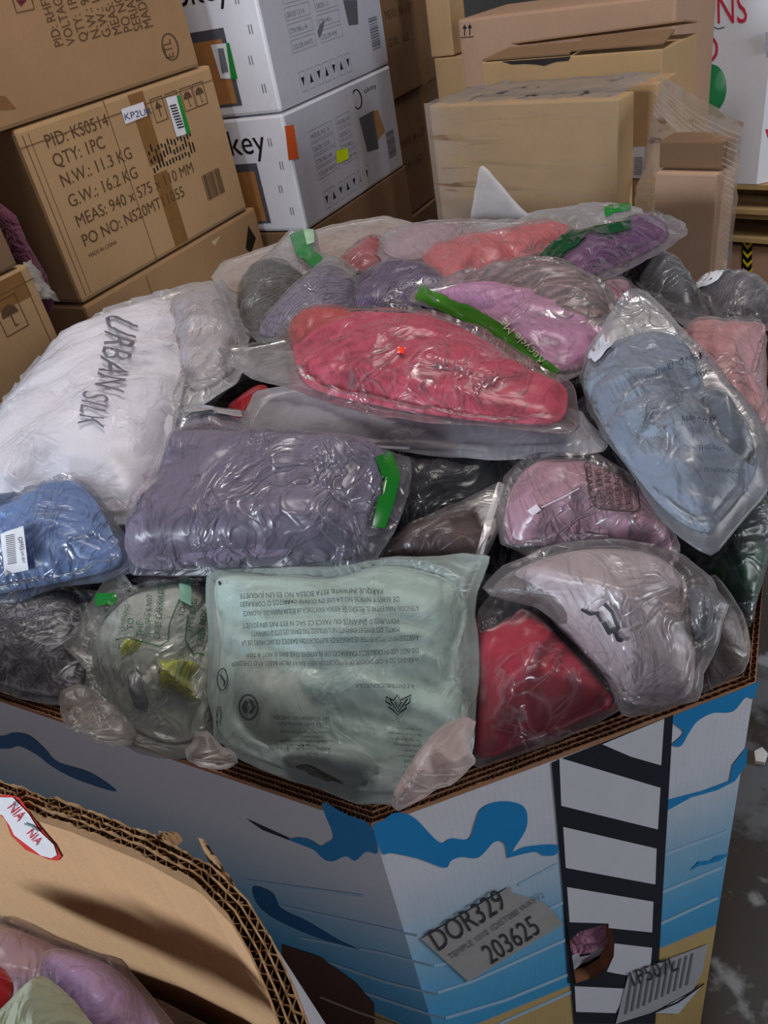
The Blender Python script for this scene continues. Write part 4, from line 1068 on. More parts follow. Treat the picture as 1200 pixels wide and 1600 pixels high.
# ---- right rear
B('bagged_garment', 'dark charcoal jacket in clear bag at the right rear rim', 'clothing bag',
  [(965, 425), (985, 405), (1020, 392), (1050, 402), (1082, 438), (1108, 478), (1118, 512), (1080, 515), (1020, 480), (985, 452)],
  [dict(o=[(972, 425), (1000, 402), (1035, 402), (1070, 432), (1096, 475), (1094, 500), (1040, 480), (995, 452)], m=M_fabric('2a2e34'), th=.05)], dz=-.02, th=.05, seed=19, fm=CLR2)
B('bagged_garment', 'grey-brown garment bag with a white strip in the right rear corner', 'clothing bag',
  [(1085, 448), (1110, 430), (1165, 425), (1215, 455), (1235, 500), (1190, 518), (1130, 508), (1098, 484)],
  [dict(o=[(1092, 452), (1125, 440), (1190, 455), (1220, 495), (1170, 508), (1120, 498)], m=M_fabric('5a5058', 'knit'), th=.05)], dz=-.02, th=.05, seed=20, fm=CLR2, famp=.01).strip([(1088, 447), (1152, 430)], 9, PAPER, 'white_strip')
b8 = B('bagged_garment', 'pink garment with small red dots under the violet bag', 'clothing bag',
  [(895, 468), (930, 440), (975, 432), (1000, 455), (990, 488), (940, 500)],
  [dict(o=[(900, 468), (935, 444), (972, 438), (990, 458), (980, 484), (938, 494)], m=M_fabric('b08890', 'dots', '9a3040'), th=.03)], dz=-.005, th=.03, seed=22, fm=CLR2)
# ---- middle rear: brown pleats with pink
b7 = B('bagged_garment', 'pink top and brown pleated skirt in a bag with a diagonal green band', 'clothing bag',
  [(640, 470), (652, 452), (730, 438), (800, 427), (880, 430), (950, 452), (975, 500), (950, 555), (900, 585), (872, 598), (820, 575), (760, 525), (700, 492)],
  [dict(o=[(668, 468), (720, 448), (800, 455), (900, 470), (950, 500), (940, 555), (895, 580), (830, 572), (770, 525), (705, 490)], m=M_fabric('bc7ea4'), th=.045, ang=-40, wl=.05),
   dict(o=[(718, 448), (770, 436), (830, 430), (890, 434), (938, 460), (955, 500), (930, 522), (870, 510), (810, 490), (760, 462)], m=M_fabric('8f6c66', 'pleat'), th=.05, lift=.012, ang=-30, wl=.04)],
  dz=.03, th=.05, seed=25, fm=CLR2, famp=.007)
b7.strip([(652, 458), (690, 474), (735, 494), (780, 520), (820, 556), (868, 590)], [22, 24, 25, 27, 27, 26], M_plain('3f7a22', .35), 'green_band', sub=6)
b7.text([('Recycle Me', 853, 566, 21, 226, .95)], M_plain('b8c49a', .5), eps=.004)
# ---- right side
b11 = B('bagged_garment', 'salmon pink sweatshirt with a black scribbled mark at the right edge', 'clothing bag',
  [(1060, 520), (1090, 503), (1150, 498), (1192, 504), (1198, 530), (1196, 600), (1215, 650), (1200, 690), (1150, 690), (1095, 640), (1060, 580)],
  [dict(o=[(1068, 520), (1100, 508), (1190, 508), (1192, 535), (1178, 600), (1200, 640), (1180, 680), (1140, 678), (1090, 620), (1066, 570)], m=M_fabric('c48a8c'), th=.05, amp=.014, wl=.06, ang=60)],
  dz=.0, th=.05, seed=28, fm=CLR2, famp=.006)
b11.text([], BLACK_INK, 'black_scribble', lines=[([(1150, 610), (1140, 604), (1125, 606), (1118, 616), (1122, 628), (1134, 632)], 3.2), ([(1134, 612), (1130, 622), (1140, 618), (1146, 630), (1156, 632)], 4.5)])
b12 = B('bagged_garment', 'pale blue grey fleece in a long clear bag with tapered corner, right side', 'clothing bag',
  [(972, 466), (985, 452), (1010, 456), (1052, 500), (1100, 548), (1150, 610), (1188, 660), (1198, 700), (1196, 762), (1150, 815), (1110, 866), (1060, 832), (1010, 775), (960, 700), (920, 640), (908, 590), (925, 540), (950, 500)],
  [dict(o=[(912, 600), (922, 562), (970, 530), (1040, 520), (1080, 548), (1100, 600), (1100, 670), (1060, 740), (1000, 745), (935, 655)], m=M_fabric('7f8c9e', 'plain'), th=.055, amp=.014, wl=.07, ang=-50),
   dict(o=[(955, 680), (990, 630), (1080, 620), (1130, 655), (1175, 700), (1176, 745), (1130, 805), (1104, 832), (1050, 806), (1000, 752)], m=M_fabric('8492a4', 'plain'), th=.052, amp=.014, wl=.06, ang=-30),
   dict(o=[(1085, 640), (1120, 650), (1168, 690), (1180, 728), (1150, 745), (1110, 712)], m=M_fabric('4a5460', 'plain'), th=.06, lift=.004, amp=.01, wl=.05, label='darker grey fold')],
  dz=.05, th=.055, seed=31, fm=CLR2, famp=.010)
b12.patch([(918, 560), (942, 527), (960, 545), (930, 570)], M_plain('c8cad6', .5), 'paper_insert', 'white paper corner')
for it12 in [('WARNING TO AVOID', 1008, 596, 10, -22, 1.0), ('DANGER', 1075, 596, 10, -18, 1.0), ('KEEP AWAY', 1065, 664, 10, -5), ('THIS BAG', 1090, 705, 10, -3), ('IS NOT A TOY', 1100, 738, 10, 2)]: b12.text([it12], M_plain('3a4450', .5))
# dark bags under the right side
B('bagged_garment', 'black shiny bag with green print deep at the right wall under the pale blue fleece', 'clothing bag',
  [(1040, 850), (1100, 800), (1190, 745), (1205, 800), (1198, 880), (1175, 980), (1130, 950), (1090, 900)],
  [dict(o=[(1046, 852), (1110, 805), (1190, 760), (1196, 870), (1170, 960), (1130, 930)], m=M_fabric('17201a', 'mottle', '0f4a20'), th=.03)], dz=-.045, th=.03, seed=34, fm=SHINY, famp=.008)
B('bagged_garment', 'brownish hazy bag crumpled in the front right corner of the bin', 'clothing bag',
  [(1085, 905), (1120, 900), (1160, 960), (1172, 1010), (1160, 1050), (1100, 1082), (1075, 1060), (1070, 980)],
  [dict(o=[(1088, 920), (1125, 930), (1160, 985), (1158, 1040), (1100, 1070), (1080, 1010)], m=M_fabric('5a4a48'), th=.03, amp=.012)], dz=-.015, th=.03, seed=35, fm=M_film(.16, 'b8a8a4', .2, .9))
B('bagged_garment', 'dark navy garment deep beside the pink one, left of the pale blue fleece', 'clothing bag',
  [(885, 600), (925, 600), (960, 690), (1010, 770), (1050, 850), (1010, 850), (950, 760), (900, 700)],
  [dict(o=[(888, 604), (922, 606), (955, 690), (1005, 770), (1040, 840), (1000, 830), (945, 750), (900, 690)], m=M_fabric('1c1f2c'), th=.03)], dz=-.02, th=.03, seed=36, fm=CLR)
# ---- left side: white sack
b15 = B('bagged_garment', 'big white cloth garment bag with faint grey lettering filling the left side', 'clothing bag',
  [(-60, 720), (20, 620), (62, 566), (105, 522), (170, 490), (240, 462), (300, 444), (345, 442), (358, 460), (385, 520), (384, 560), (366, 600), (300, 640), (272, 660), (262, 720), (240, 770), (205, 812), (120, 815), (20, 800), (-60, 815)],
  [dict(o=[(-50, 725), (30, 620), (108, 526), (180, 494), (250, 472), (290, 480), (300, 540), (285, 620), (262, 700), (230, 770), (190, 800), (60, 795), (-40, 800)], m=M_plain('e9e7ee', .45, .5, .02), th=.085, amp=.016, wl=.10, ang=20, n='white_sack'),
   dict(o=[(262, 480), (310, 452), (345, 452), (372, 520), (375, 560), (350, 590), (300, 610), (280, 560)], m=M_fabric('a89c9c'), th=.055, amp=.012)],
  dz=.015, th=.08, seed=41, fm=M_film(.22, 'ebe8f0', .2, .7), famp=.010, fwl=.08)
b15.text([('URBAN', 174, 500, 66, 103, .50, .2), ('SILK', 132, 612, 58, 100, .50, .2)], M_plain('6d6a72', .6), eps=.004)
# purple pieces at its foot
B('bagged_garment', 'purple garment in pinkish film squeezed between the white sack and the lavender pack', 'clothing bag',
  [(190, 850), (200, 790), (232, 730), (262, 680), (285, 650), (290, 740), (270, 840), (235, 880)],
  [dict(o=[(194, 846), (206, 790), (240, 730), (270, 720), (265, 830), (230, 868)], m=M_fabric('a888b4'), th=.04)], dz=.0, th=.04, seed=43, fm=M_film(.25, 'd8c4d8', .2, .8))
B('bagged_garment', 'dark maroon garment strip under the lavender pack', 'clothing bag',
  [(195, 905), (250, 890), (340, 885), (440, 880), (560, 880), (560, 905), (340, 925), (240, 920)],
  [dict(o=[(200, 904), (260, 892), (440, 886), (550, 886), (540, 900), (330, 918)], m=M_fabric('4a2c3a'), th=.03)], dz=-.03, th=.03, seed=44, fm=CLR)
B('garment', 'small red garment corner peeking between the white sack and frosted bag', 'garment',
  None, [dict(o=[(355, 640), (385, 612), (415, 602), (430, 640), (400, 660), (365, 655)], m=M_fabric('a01c24'), th=.02)], dz=-.03, th=.02, seed=45)
# frosted flat pack below the coral one
b14 = B('bagged_garment', 'flat grey garment in a frosted zip bag under the coral bundle', 'clothing bag',
  [(368, 692), (404, 612), (470, 600), (600, 610), (760, 630), (900, 640), (942, 690), (936, 708), (860, 712), (760, 718), (640, 706), (500, 700)],
  [dict(o=[(405, 685), (425, 622), (520, 612), (700, 625), (890, 650), (915, 690), (800, 704), (600, 696)], m=M_fabric('8e8890'), th=.03, amp=.006)], dz=.02, th=.03, seed=47, fm=M_film(.50, 'c8c4cc', .25, .5), famp=.006)
b14.strip([(380, 690), (500, 694), (640, 702)], 4, M_plain('cfccd4', .3), 'zip_seal')
b13 = B('bagged_garment', 'bright coral pink folded garment in a clear bag with a long empty tail', 'clothing bag',
  [(345, 542), (380, 540), (440, 528), (455, 492), (560, 484), (660, 488), (740, 508), (800, 545), (850, 580), (885, 597), (896, 662), (880, 676), (780, 666), (700, 660), (600, 650), (520, 628), (460, 608), (400, 592), (365, 570)],
  [dict(o=[(458, 545), (454, 505), (520, 492), (620, 492), (700, 505), (770, 540), (820, 580), (882, 602), (878, 658), (800, 662), (700, 652), (600, 636), (500, 612), (468, 585)], m=M_fabric('c23f58'), th=.055, amp=.013, wl=.075, ang=-20),
   dict(o=[(456, 540), (454, 505), (500, 494), (560, 496), (570, 525), (520, 545), (475, 548)], m=M_fabric('b8423e'), th=.045, lift=.0, amp=.006, label='redder folded sleeve')],
  dz=.055, th=.055, seed=50, fm=CLR, famp=.008)
b13.patch([(622, 546), (632, 546), (632, 554), (622, 554)], M_plain('ff4020', .2, .8), 'red_gem', 'small shiny red gem', eps=.004)
# ---- lavender shiny pack
b16 = B('bagged_garment', 'lavender grey folded pack in crackling shiny plastic with a green edge tape', 'clothing bag',
  [(278, 642), (300, 634), (388, 645), (400, 690), (480, 702), (600, 704), (636, 716), (632, 770), (610, 830), (575, 886), (500, 890), (330, 896), (212, 896), (202, 835), (258, 745)],
  [dict(o=[(210, 884), (215, 835), (262, 760), (285, 700), (400, 700), (500, 706), (600, 714), (604, 770), (580, 830), (556, 868), (450, 882), (300, 890)], m=M_fabric('7a6e82'), th=.075, amp=.006, wl=.12, p=5, q=.4),
   dict(o=[(285, 700), (290, 660), (330, 652), (380, 662), (392, 700), (340, 712)], m=M_fabric('7a6a70'), th=.04, label='taupe fold')],
  dz=.045, th=.075, seed=53, fm=M_film(.07, 'dcdcf0', .05, 1.5), famp=.008, fwl=.05)
b16.strip([(600, 712), (612, 745), (602, 788), (592, 825)], [26, 28, 26, 20], M_plain('0e7a1e', .25, .7))
b16.patch([(290, 641), (378, 645), (380, 654), (292, 651)], M_plain('a09c9e', .4), 'zip_seal', 'frosted zip edge')
# ---- middle gap: black and brown
B('bagged_garment', 'black shiny bag in the gap right of the lavender pack', 'clothing bag',
  [(625, 705), (700, 708), (800, 712), (806, 740), (770, 790), (690, 830), (620, 860), (590, 870), (610, 800)],
  [dict(o=[(632, 712), (795, 718), (770, 780), (690, 822), (608, 860), (620, 790)], m=M_fabric('1b1b24'), th=.035)], dz=-.01, th=.035, seed=56, fm=SHINY, famp=.01)
b24 = B('bagged_garment', 'dusty pink garment under a printed warning box, below the pale blue fleece', 'clothing bag',
  [(785, 850), (775, 790), (790, 745), (825, 712), (930, 708), (980, 740), (1030, 800), (1058, 850), (1050, 880), (960, 862), (870, 852), (830, 870)],
  [dict(o=[(798, 848), (790, 790), (820, 735), (870, 722), (930, 728), (985, 760), (1030, 815), (1050, 858), (1000, 862), (920, 846), (850, 852)], m=M_fabric('bb8a9a'), th=.06, amp=.012, wl=.08, ang=10)],
  dz=.01, th=.06, seed=58, fm=CLR2, famp=.005)
wk = M_plain('4a4036', .5)
b24.text([('TO AVOID', 932, 796, 15, 262, .95), ('KEEP THIS', 947, 796, 15, 262, .85), ('BABIES AND', 961, 797, 15, 262, .75), ('THIS BAG', 975, 798, 15, 262, .8), ('CRIBS OR', 989, 800, 15, 262, .8)], wk,
         lines=[([(916, 738), (920, 770), (928, 790), (936, 797), (970, 800), (992, 803), (1000, 797), (996, 770), (990, 755)], 2.2)])
b24.patch([(824, 800), (838, 790), (846, 799), (832, 808)], M_plain('d8ccd4', .4), 'price_tag', 'tiny white tag')
b24.strip([(846, 794), (880, 778), (905, 765)], 1.6, M_plain('d8ccd4', .4), 'tag_string')
b25 = B('bagged_garment', 'dark brown garment in a zip bag behind the frosted mint bag', 'clothing bag',
  [(585, 888), (606, 850), (640, 820), (720, 785), (785, 752), (788, 790), (768, 850), (748, 882), (680, 880)],
  [dict(o=[(592, 886), (625, 838), (680, 812), (745, 800), (755, 850), (735, 874), (660, 884)], m=M_fabric('4a3634', 'mottle', '6a5450'), th=.035)], dz=.01, th=.035, seed=60, fm=M_film(.12, 'b8a8a8', .12, .9), famp=.008)
b25.strip([(783, 756), (766, 810), (748, 872)], 11, M_film(.55, 'c8c0c4', .2, .3), 'zip_seal')
# ---- bottom left
b18 = B('bagged_garment', 'grey loopy shag garment in clear bag at the front left corner', 'clothing bag',
  [(-60, 930), (0, 925), (100, 915), (150, 925), (165, 980), (150, 1050), (135, 1105), (60, 1095), (0, 1078), (-60, 1050)],
  [dict(o=[(-55, 935), (60, 925), (128, 930), (140, 1000), (112, 1085), (0, 1070), (-55, 1045)], m=M_fabric('8a8896', 'loops'), th=.05, amp=.012, wl=.04)], dz=.0, th=.05, seed=63, fm=CLR2, famp=.009)
b17 = B('bagged_garment', 'periwinkle blue fleece with a barcode label at the left edge', 'clothing bag',
  [(-60, 820), (0, 800), (60, 770), (110, 740), (140, 758), (170, 800), (208, 860), (212, 892), (160, 908), (90, 915), (30, 940), (-60, 940)],
  [dict(o=[(-55, 825), (10, 800), (70, 770), (115, 752), (145, 775), (175, 830), (190, 880), (120, 904), (50, 918), (-50, 925)], m=M_fabric('7c98cc'), th=.07, amp=.012, wl=.06, ang=-20),
   dict(o=[(-55, 830), (0, 808), (50, 782), (58, 800), (30, 850), (-10, 900), (-55, 905)], m=M_fabric('6f86a8', 'fleece'), th=.074, lift=.006, amp=.010, label='fleecy grey-blue lining')],
  dz=.035, th=.065, seed=65, fm=M_film(.05, 'd8e0f4', .06, .8), famp=.006)
def bc(mb, sf):
    for k in range(16): y = 846 + k * 2.9; mb.add([sf(17 + k * .25, y), sf(30 + k * .25, y - 2.5), sf(30 + k * .25, y - 1.2), sf(17 + k * .25, y + 1.3)], [[0, 1, 2, 3]], BLACK_INK)
    text_px(mb, 'OMG', 36, 848, 9, 80, sf, BLACK_INK); text_px(mb, '1041857', 40, 868, 6, 80, sf, BLACK_INK)
b17.patch([(8, 842), (44, 830), (52, 898), (16, 908)], PAPER, 'barcode_label', 'white paper barcode label', bc, eps=.012)
b19 = B('bagged_garment', 'grey garment with yellow print in crinkled bag with green warning text', 'clothing bag',
  [(100, 1010), (128, 975), (145, 940), (182, 890), (198, 900), (212, 918), (245, 908), (300, 906), (330, 925), (340, 1000), (340, 1110), (335, 1160), (290, 1180), (215, 1172), (150, 1150), (112, 1115), (140, 1050)],
  [dict(o=[(150, 1000), (190, 945), (245, 918), (300, 914), (328, 940), (334, 1040), (326, 1130), (280, 1160), (215, 1140), (165, 1090), (146, 1050)], m=M_fabric('b6bab4'), th=.06, amp=.010, wl=.06),
   dict(o=[(205, 1050), (220, 1022), (262, 1018), (256, 1040), (225, 1058)], m=M_fabric('b8b630'), th=.064, lift=.010, amp=.008, wl=.04, label='mustard yellow patch'),
   dict(o=[(262, 1038), (290, 1054), (320, 1042), (310, 1076), (324, 1108), (290, 1098), (266, 1114), (274, 1076)], m=M_fabric('b4b63a'), th=.064, lift=.011, amp=.004, wl=.04, label='yellow star print', sharp=1),
   dict(o=[(210, 1060), (250, 1050), (265, 1090), (250, 1130), (220, 1120)], m=M_fabric('6a6c74'), th=.062, lift=.004, amp=.01, wl=.03, label='dark grey fold')],
  dz=.02, th=.06, seed=68, fm=M_film(.11, 'd8dcd0', .08, 1.2), famp=.010, jag=5)
gk = M_plain('2c5a38', .5)
b19.text([('TO', 212, 988, 14, 275, .9), ('THE', 225, 998, 14, 275, .9), ('THIS BAG IS NOT', 236, 998, 12, 275, .7), ('CRIBS CARRIAGES', 250, 1000, 14, 278, .75), ('WARNING', 196, 992, 10, 285, .9), ('THIS BAG', 300, 990, 14, 280, .9), ('CRIBS BEDS', 316, 1010, 14, 280, .8), ('TO AVOID', 288, 965, 12, 280, .9)], gk,
         lines=[([(184, 1003), (200, 998), (250, 1010), (262, 1002), (266, 975), (282, 938)], 2), ([(294, 960), (290, 1000), (300, 1018), (320, 1024)], 2)])
b19.strip([(150, 938), (184, 938)], 20, TG)
b19.patch([(284, 912), (302, 908), (300, 948), (284, 940)], M_plain('88b8a4', .4), 'teal_label', 'small pale teal tab')
# ---- front centre: frosted mint bag
b20 = B('bagged_garment', 'mint garment in a large frosted bag printed with upside-down warnings, front centre', 'clothing bag',
  [(330, 892), (380, 890), (450, 884), (560, 880), (650, 874), (720, 868), (766, 870), (752, 905), (740, 935), (742, 990), (744, 1060), (738, 1120), (728, 1190), (690, 1215), (620, 1252), (560, 1250), (460, 1215), (380, 1182), (340, 1150), (330, 1060), (332, 980)],
  [dict(o=[(338, 905), (420, 900), (520, 905), (600, 885), (700, 905), (728, 960), (712, 1040), (728, 1110), (700, 1190), (600, 1238), (480, 1210), (380, 1172), (338, 1110), (345, 1010)], m=M_fabric('c2d4cc'), th=.06, amp=.014, wl=.06, p=1.5, q=.95, ang=-25),
   dict(o=[(370, 1040), (430, 1020), (520, 1040), (540, 1080), (500, 1160), (420, 1170), (370, 1120)], m=M_fabric('a8a896', 'plain'), th=.056, lift=.002, amp=.008, wl=.06, label='sage patch'),
   dict(o=[(440, 1190), (500, 1172), (570, 1178), (600, 1205), (560, 1236), (480, 1212)], m=M_fabric('45453a'), th=.045, lift=.006, amp=.008, label='dark olive hem')],
  dz=.045, th=.07, seed=71, fm=M_film(.40, 'c6d6d2', .25, .55), famp=.008, fwl=.09)
ik = M_plain('3a4448', .6)
T20 = []
rowsT = [('WARNING: TO AVOID DANGER OF SUFFOCATION KEEP AWAY FROM BABIES AND CHILDREN', 655, 1028), ('DO NOT USE IN CRIBS BEDS CARRIAGES OR PLAYPENS THIS BAG IS NOT A TOY', 655, 1014),
         ('AVERTISSEMENT: POUR EVITER LE DANGER DE SUFFOCATION GARDEZ CE SAC HORS DE LA', 655, 994), ('PORTEE DES BEBES ET ENFANTS NE L UTILISEZ PAS DANS LES LITS D ENFANTS', 625, 981), ('VOITURES D ENFANTS OU PARCS CE SAC N EST PAS UN JOUET', 625, 968),
         ('ATENCION: PARA EVITAR EL PELIGRO DE ASFIXIA MANTENGA LA BOLSA FUERA DEL ALCANCE', 655, 948), ('DE BEBES Y NINOS NO LA USE EN CUNAS CARRITOS O CORRALES', 625, 935), ('PARQUE INFANTIL ESTA BOLSA NO ES UN JUGUETE', 600, 923)]
for r, x, y in rowsT: T20.append((r, x, y, 11, 178, min(1.0, (x - 352) / (len(r) * 6.6))))
T20 += [('A.E DISTRIBUCION/KOLA', 648, 1071, 9, 181, .9), ('HIC GUARDIAN ET GARDEN', 515, 1121, 8, 181, .85), ('KEINE BABY WARNUNG', 512, 1130, 8, 181, .85)]
for k, r in enumerate(['Sacchetto per il trasporto de la ropa', 'Bitte nicht', 'Kunststoff verpackung bitte recyceln', 'Plastikbeutel von kindern fernhalten', 'Emballage a recycler svp', 'Recycle']): T20.append((r, 520 if k % 2 == 0 else 500, 1144 + k * 7, 6.5, 181, .85 if len(r) > 12 else .9))
for k, r in enumerate(['Sac a recycler apres', 'Não é um brinquedo para', 'Tenir hors de portee de', 'Questo sacchetto non', 'Dieser beutel', '100% polyethylene', 'Kein spielzeug', 'Made in Spain', 'Distribuido por', 'Artikel nummer']): T20.append((r, 660, 1140 + k * 8.5, 6.5, 184, .75))
b20.text([t for t in T20], ik, eps=.003,
         lines=[(ring_px(390, 1107, 14, 19) + [(404, 1107)], 2.6), (ring_px(350, 1064, 8, 17) + [(358, 1064)], 1.8), ([(346, 1056), (354, 1068), (352, 1074)], 3), ([(343, 1105), (340, 1120), (342, 1138), (348, 1120), (346, 1106)], 1.6),
                ([(388, 1098), (383, 1106), (386, 1116)], 7), ([(392, 1096), (399, 1106), (392, 1117)], 5)])
mb = MB(); sf = b20.surf(.0035)
for pts in ([(604, 1090), (616, 1096), (622, 1088), (626, 1096), (644, 1088), (640, 1100), (634, 1104), (636, 1108), (628, 1112), (622, 1118), (614, 1110), (608, 1106), (612, 1102), (604, 1098)],): line_px(mb, pts, 2.2, sf, BLACK_INK, True)
line_px(mb, [(610, 1094), (622, 1114), (638, 1094)], 2.2, sf, BLACK_INK); line_px(mb, [(618, 1098), (622, 1108), (628, 1098)], 2, sf, BLACK_INK)
mb.build('winged_emblem', b20.root)
b20.patch([(343, 912), (346, 910), (348, 915), (345, 918)], BLACK_INK, 'vent_hole', 'small punched vent hole')
# ---- front right
b22 = B('bagged_garment', 'crimson satin garment in clear film against the front right rim', 'clothing bag',
  [(738, 1005), (752, 950), (790, 905), (830, 890), (880, 930), (935, 1000), (966, 1070), (968, 1106), (900, 1140), (800, 1180), (742, 1198)],
  [dict(o=[(744, 1000), (775, 978), (800, 962), (815, 950), (840, 962), (880, 1000), (930, 1055), (955, 1100), (900, 1128), (820, 1160), (748, 1184), (742, 1100)], m=M_plain('b01236', .28, .6, .04), th=.055, amp=.018, wl=.08, ang=60)],
  dz=.025, th=.055, seed=75, fm=CLR, famp=.006)
b23 = B('bagged_garment', 'pale grey pink shirt with black handwriting in crinkled film, front right', 'clothing bag',
  [(752, 930), (790, 885), (850, 858), (920, 848), (1000, 850), (1065, 868), (1110, 905), (1135, 945), (1120, 1000), (1096, 1050), (1088, 1092), (1030, 1108), (972, 1116), (948, 1060), (905, 1010), (850, 950)],
  [dict(o=[(795, 905), (850, 872), (930, 858), (1015, 866), (1065, 900), (1082, 960), (1086, 1040), (1070, 1090), (990, 1100), (955, 1060), (905, 1010), (845, 950)], m=M_fabric('b8a8ac'), th=.065, amp=.014, wl=.09, ang=-50),
   dict(o=[(768, 930), (800, 892), (860, 890), (910, 950), (945, 1020), (890, 990), (830, 945)], m=M_fabric('6a605e'), th=.035, label='taupe inner layer'),
   dict(o=[(1070, 930), (1100, 925), (1118, 960), (1100, 1010), (1080, 1000)], m=M_fabric('3a3c40'), th=.05, label='dark grey fold')],
  dz=.045, th=.06, seed=78, fm=M_film(.12, 'dcd4d8', .09, 1.0), famp=.009)
b23.text([], BLACK_INK, 'black_handwriting', lines=[([(944, 944), (956, 956), (967, 984)], 5.5), ([(942, 972), (952, 990), (958, 982), (966, 1000), (973, 1001)], 6.5), ([(908, 952), (922, 960), (932, 958), (940, 972)], 5)])
# torn pinkish film at the corner
B('plastic_scrap', 'crumpled torn pinkish plastic in the front corner between mint and crimson bags', 'plastic bag',
  [(612, 1256), (640, 1215), (672, 1160), (700, 1135), (740, 1122), (736, 1150), (744, 1190), (722, 1212), (680, 1232), (640, 1258)], [], fm=M_film(.5, 'd0b4b0', .25, 1.2), dz=.075, th=.02, fth=.03, famp=.02, fwl=.03, seed=81, jag=6)
B('plastic_scrap', 'crumpled clear film hanging over the rim left of the frosted mint bag', 'plastic bag',
  [(290, 1185), (310, 1150), (330, 1148), (352, 1172), (372, 1190), (340, 1202)], [], fm=M_film(.25, 'b8a49c', .2, 1.2), dz=.05, th=.02, fth=.02, famp=.015, fwl=.03, seed=82, jag=5)
B('plastic_scrap', 'crinkled clear plastic lying over the left rim beside the grey shag', 'plastic bag',
  [(98, 1110), (108, 1085), (150, 1080), (190, 1110), (215, 1145), (205, 1165), (150, 1160), (105, 1140)], [], fm=M_film(.16, 'c8b4a8', .12, 1.3), dz=.03, th=.02, fth=.025, famp=.018, fwl=.03, seed=83, jag=6)
# scrap on the floor
fs = MB(); q_ = [onz(x, y, .004) for x, y in [(1178, 1178), (1190, 1172), (1199, 1182), (1194, 1196), (1180, 1194)]]
fs.add([p for p in q_] + [p + UP * .012 for p in q_], [[0, 1, 2, 3, 4][::-1], [5, 6, 7, 8, 9]] + [[i, (i + 1) % 5, 5 + (i + 1) % 5, 5 + i] for i in range(5)], PAPER)
tagm(fs.build('paper_scrap', base=q_[0]), 'small white paper scrap on the concrete right of the big bin', 'scrap')
# pink garment seen through the hand hole
hc = fR(920, 1490, 0) - fR_n * .06
mb = MB(); n = 24; P = []
for i in range(n + 1):
    for j in range(n + 1):
        s_, t_ = i / n - .5, j / n - .5; dd = (R0 - C0).normalized()
        r = max(0, 1 - (s_ * s_ + t_ * t_) * 3.6)
        P.append(hc + dd * s_ * .22 + UP * t_ * .22 + fR_n * (.045 * r ** .5 + .012 * noise.noise(Vector((s_ * 6, t_ * 14, 3)))))
mb.add(P, [[i * (n + 1) + j, (i + 1) * (n + 1) + j, (i + 1) * (n + 1) + j + 1, i * (n + 1) + j + 1] for i in range(n) for j in range(n)], M_fabric('c0849c'), True)
o = len(mb.v); mb.add([hc + (R0 - C0).normalized() * a_ * .11 + UP * b_ * .11 - fR_n * .03 for a_, b_ in ((-1, -1), (1, -1), (1, 1), (-1, 1))], [[3, 2, 1, 0]], M_fabric('c0849c'))
hb = thing('bagged_garment', hc, 'pink and white bagged garment showing through the hand hole in the tower panel', 'clothing bag')
mb.build('garment', hb)
mb = MB(); P2 = [p + fR_n * .003 for p in P]; 
idx = [[i * (n + 1) + j, (i + 1) * (n + 1) + j, (i + 1) * (n + 1) + j + 1, i * (n + 1) + j + 1] for i in range(n) for j in range(n) if j + i * .55 < n * .62]
mb.add(P2, idx, M_plain('d0ccd4', .6), True); mb.build('white_lining', hb)

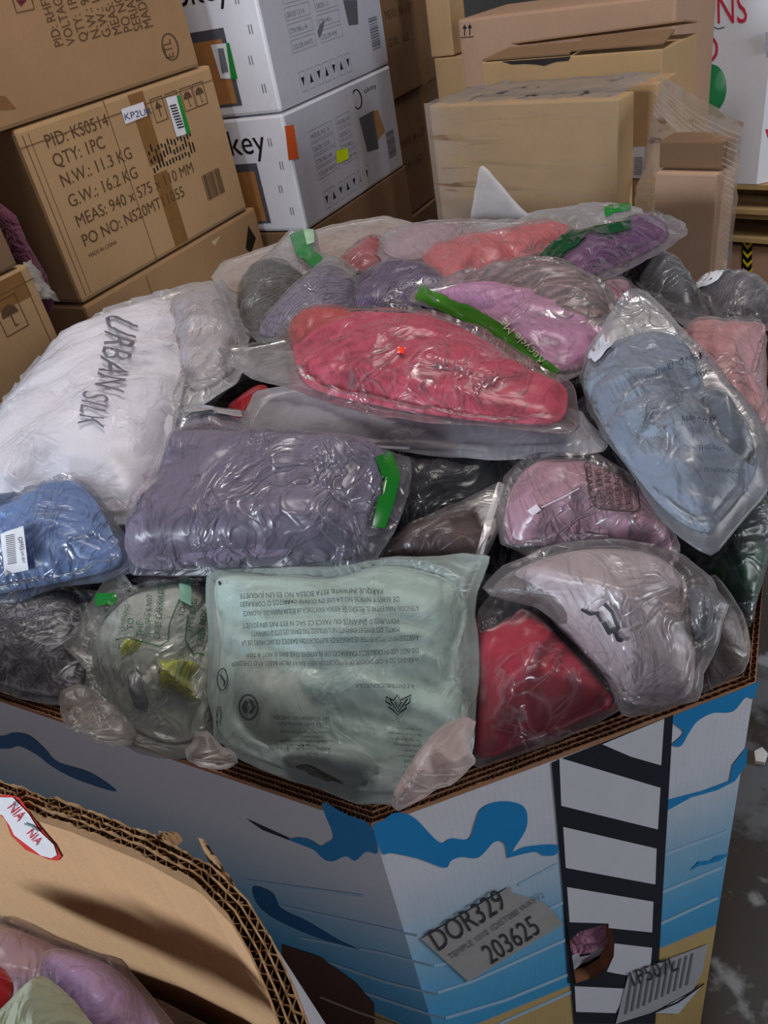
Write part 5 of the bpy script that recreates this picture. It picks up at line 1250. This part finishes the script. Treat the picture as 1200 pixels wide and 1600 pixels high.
# ---- bags in the near-left bin
zn = lambda px, py: 1.06
B('bagged_garment', 'lavender pink garments in a hazy bag inside the nearer bin', 'clothing bag',
  [(-120, 1440), (-20, 1440), (20, 1432), (90, 1465), (150, 1490), (190, 1500), (225, 1545), (270, 1600), (300, 1680), (150, 1700), (-100, 1680)],
  [dict(o=[(-110, 1450), (0, 1448), (80, 1475), (120, 1500), (110, 1560), (60, 1600), (-60, 1620)], m=M_fabric('a88892'), th=.05, amp=.012),
   dict(o=[(70, 1500), (150, 1500), (200, 1530), (245, 1590), (270, 1670), (160, 1680), (90, 1600)], m=M_fabric('a88cc0'), th=.055, amp=.014, wl=.06)],
  dz=0, th=.05, seed=90, fm=M_film(.16, 'd8c8d4', .12, .7), famp=.007, zfn=zn)
B('garment', 'sage green folded garment in the bottom left of the nearer bin', 'garment', None,
  [dict(o=[(-40, 1640), (20, 1560), (52, 1530), (75, 1528), (130, 1580), (170, 1660), (60, 1700)], m=M_fabric('8c9480'), th=.03, amp=.004, wl=.1)], dz=.06, th=.03, seed=92, zfn=zn)
B('garment', 'deep red garment at the lower left edge of the nearer bin', 'garment', None,
  [dict(o=[(-120, 1520), (-40, 1500), (0, 1508), (22, 1545), (0, 1600), (-60, 1640)], m=M_fabric('9a1820'), th=.03)], dz=.06, th=.03, seed=93, zfn=zn)
mb = MB(); ctr2 = sum(inn2, Vector()) / len(inn2); P = [Vector((ctr2.x, ctr2.y, 1.0))]
for k in range(1, 13):
    for p in inn2:
        q = ctr2.lerp(p, k / 12 * .94); P.append(Vector((q.x, q.y, .99 + .03 * noise.noise(q * 7) - .06 * (k / 12) ** 3)))
nn = len(inn2)
F_ = [[0, 1 + k, 1 + (k + 1) % nn] for k in range(nn)] + [[1 + i * nn + k, 1 + (i + 1) * nn + k, 1 + (i + 1) * nn + (k + 1) % nn, 1 + i * nn + (k + 1) % nn] for i in range(11) for k in range(nn)]
o = len(P); P += [Vector((p.x, p.y, .04)) for p in P[1 + 11 * nn:1 + 12 * nn]]
F_ += [[1 + 11 * nn + k, o + k, o + (k + 1) % nn, 1 + 11 * nn + (k + 1) % nn] for k in range(nn)]
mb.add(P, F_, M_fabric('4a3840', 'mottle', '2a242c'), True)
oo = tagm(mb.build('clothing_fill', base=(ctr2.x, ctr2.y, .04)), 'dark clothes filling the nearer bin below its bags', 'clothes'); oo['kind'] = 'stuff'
# tidy helper keys
for o in bpy.data.objects:
    if '_b' in o: del o['_b']
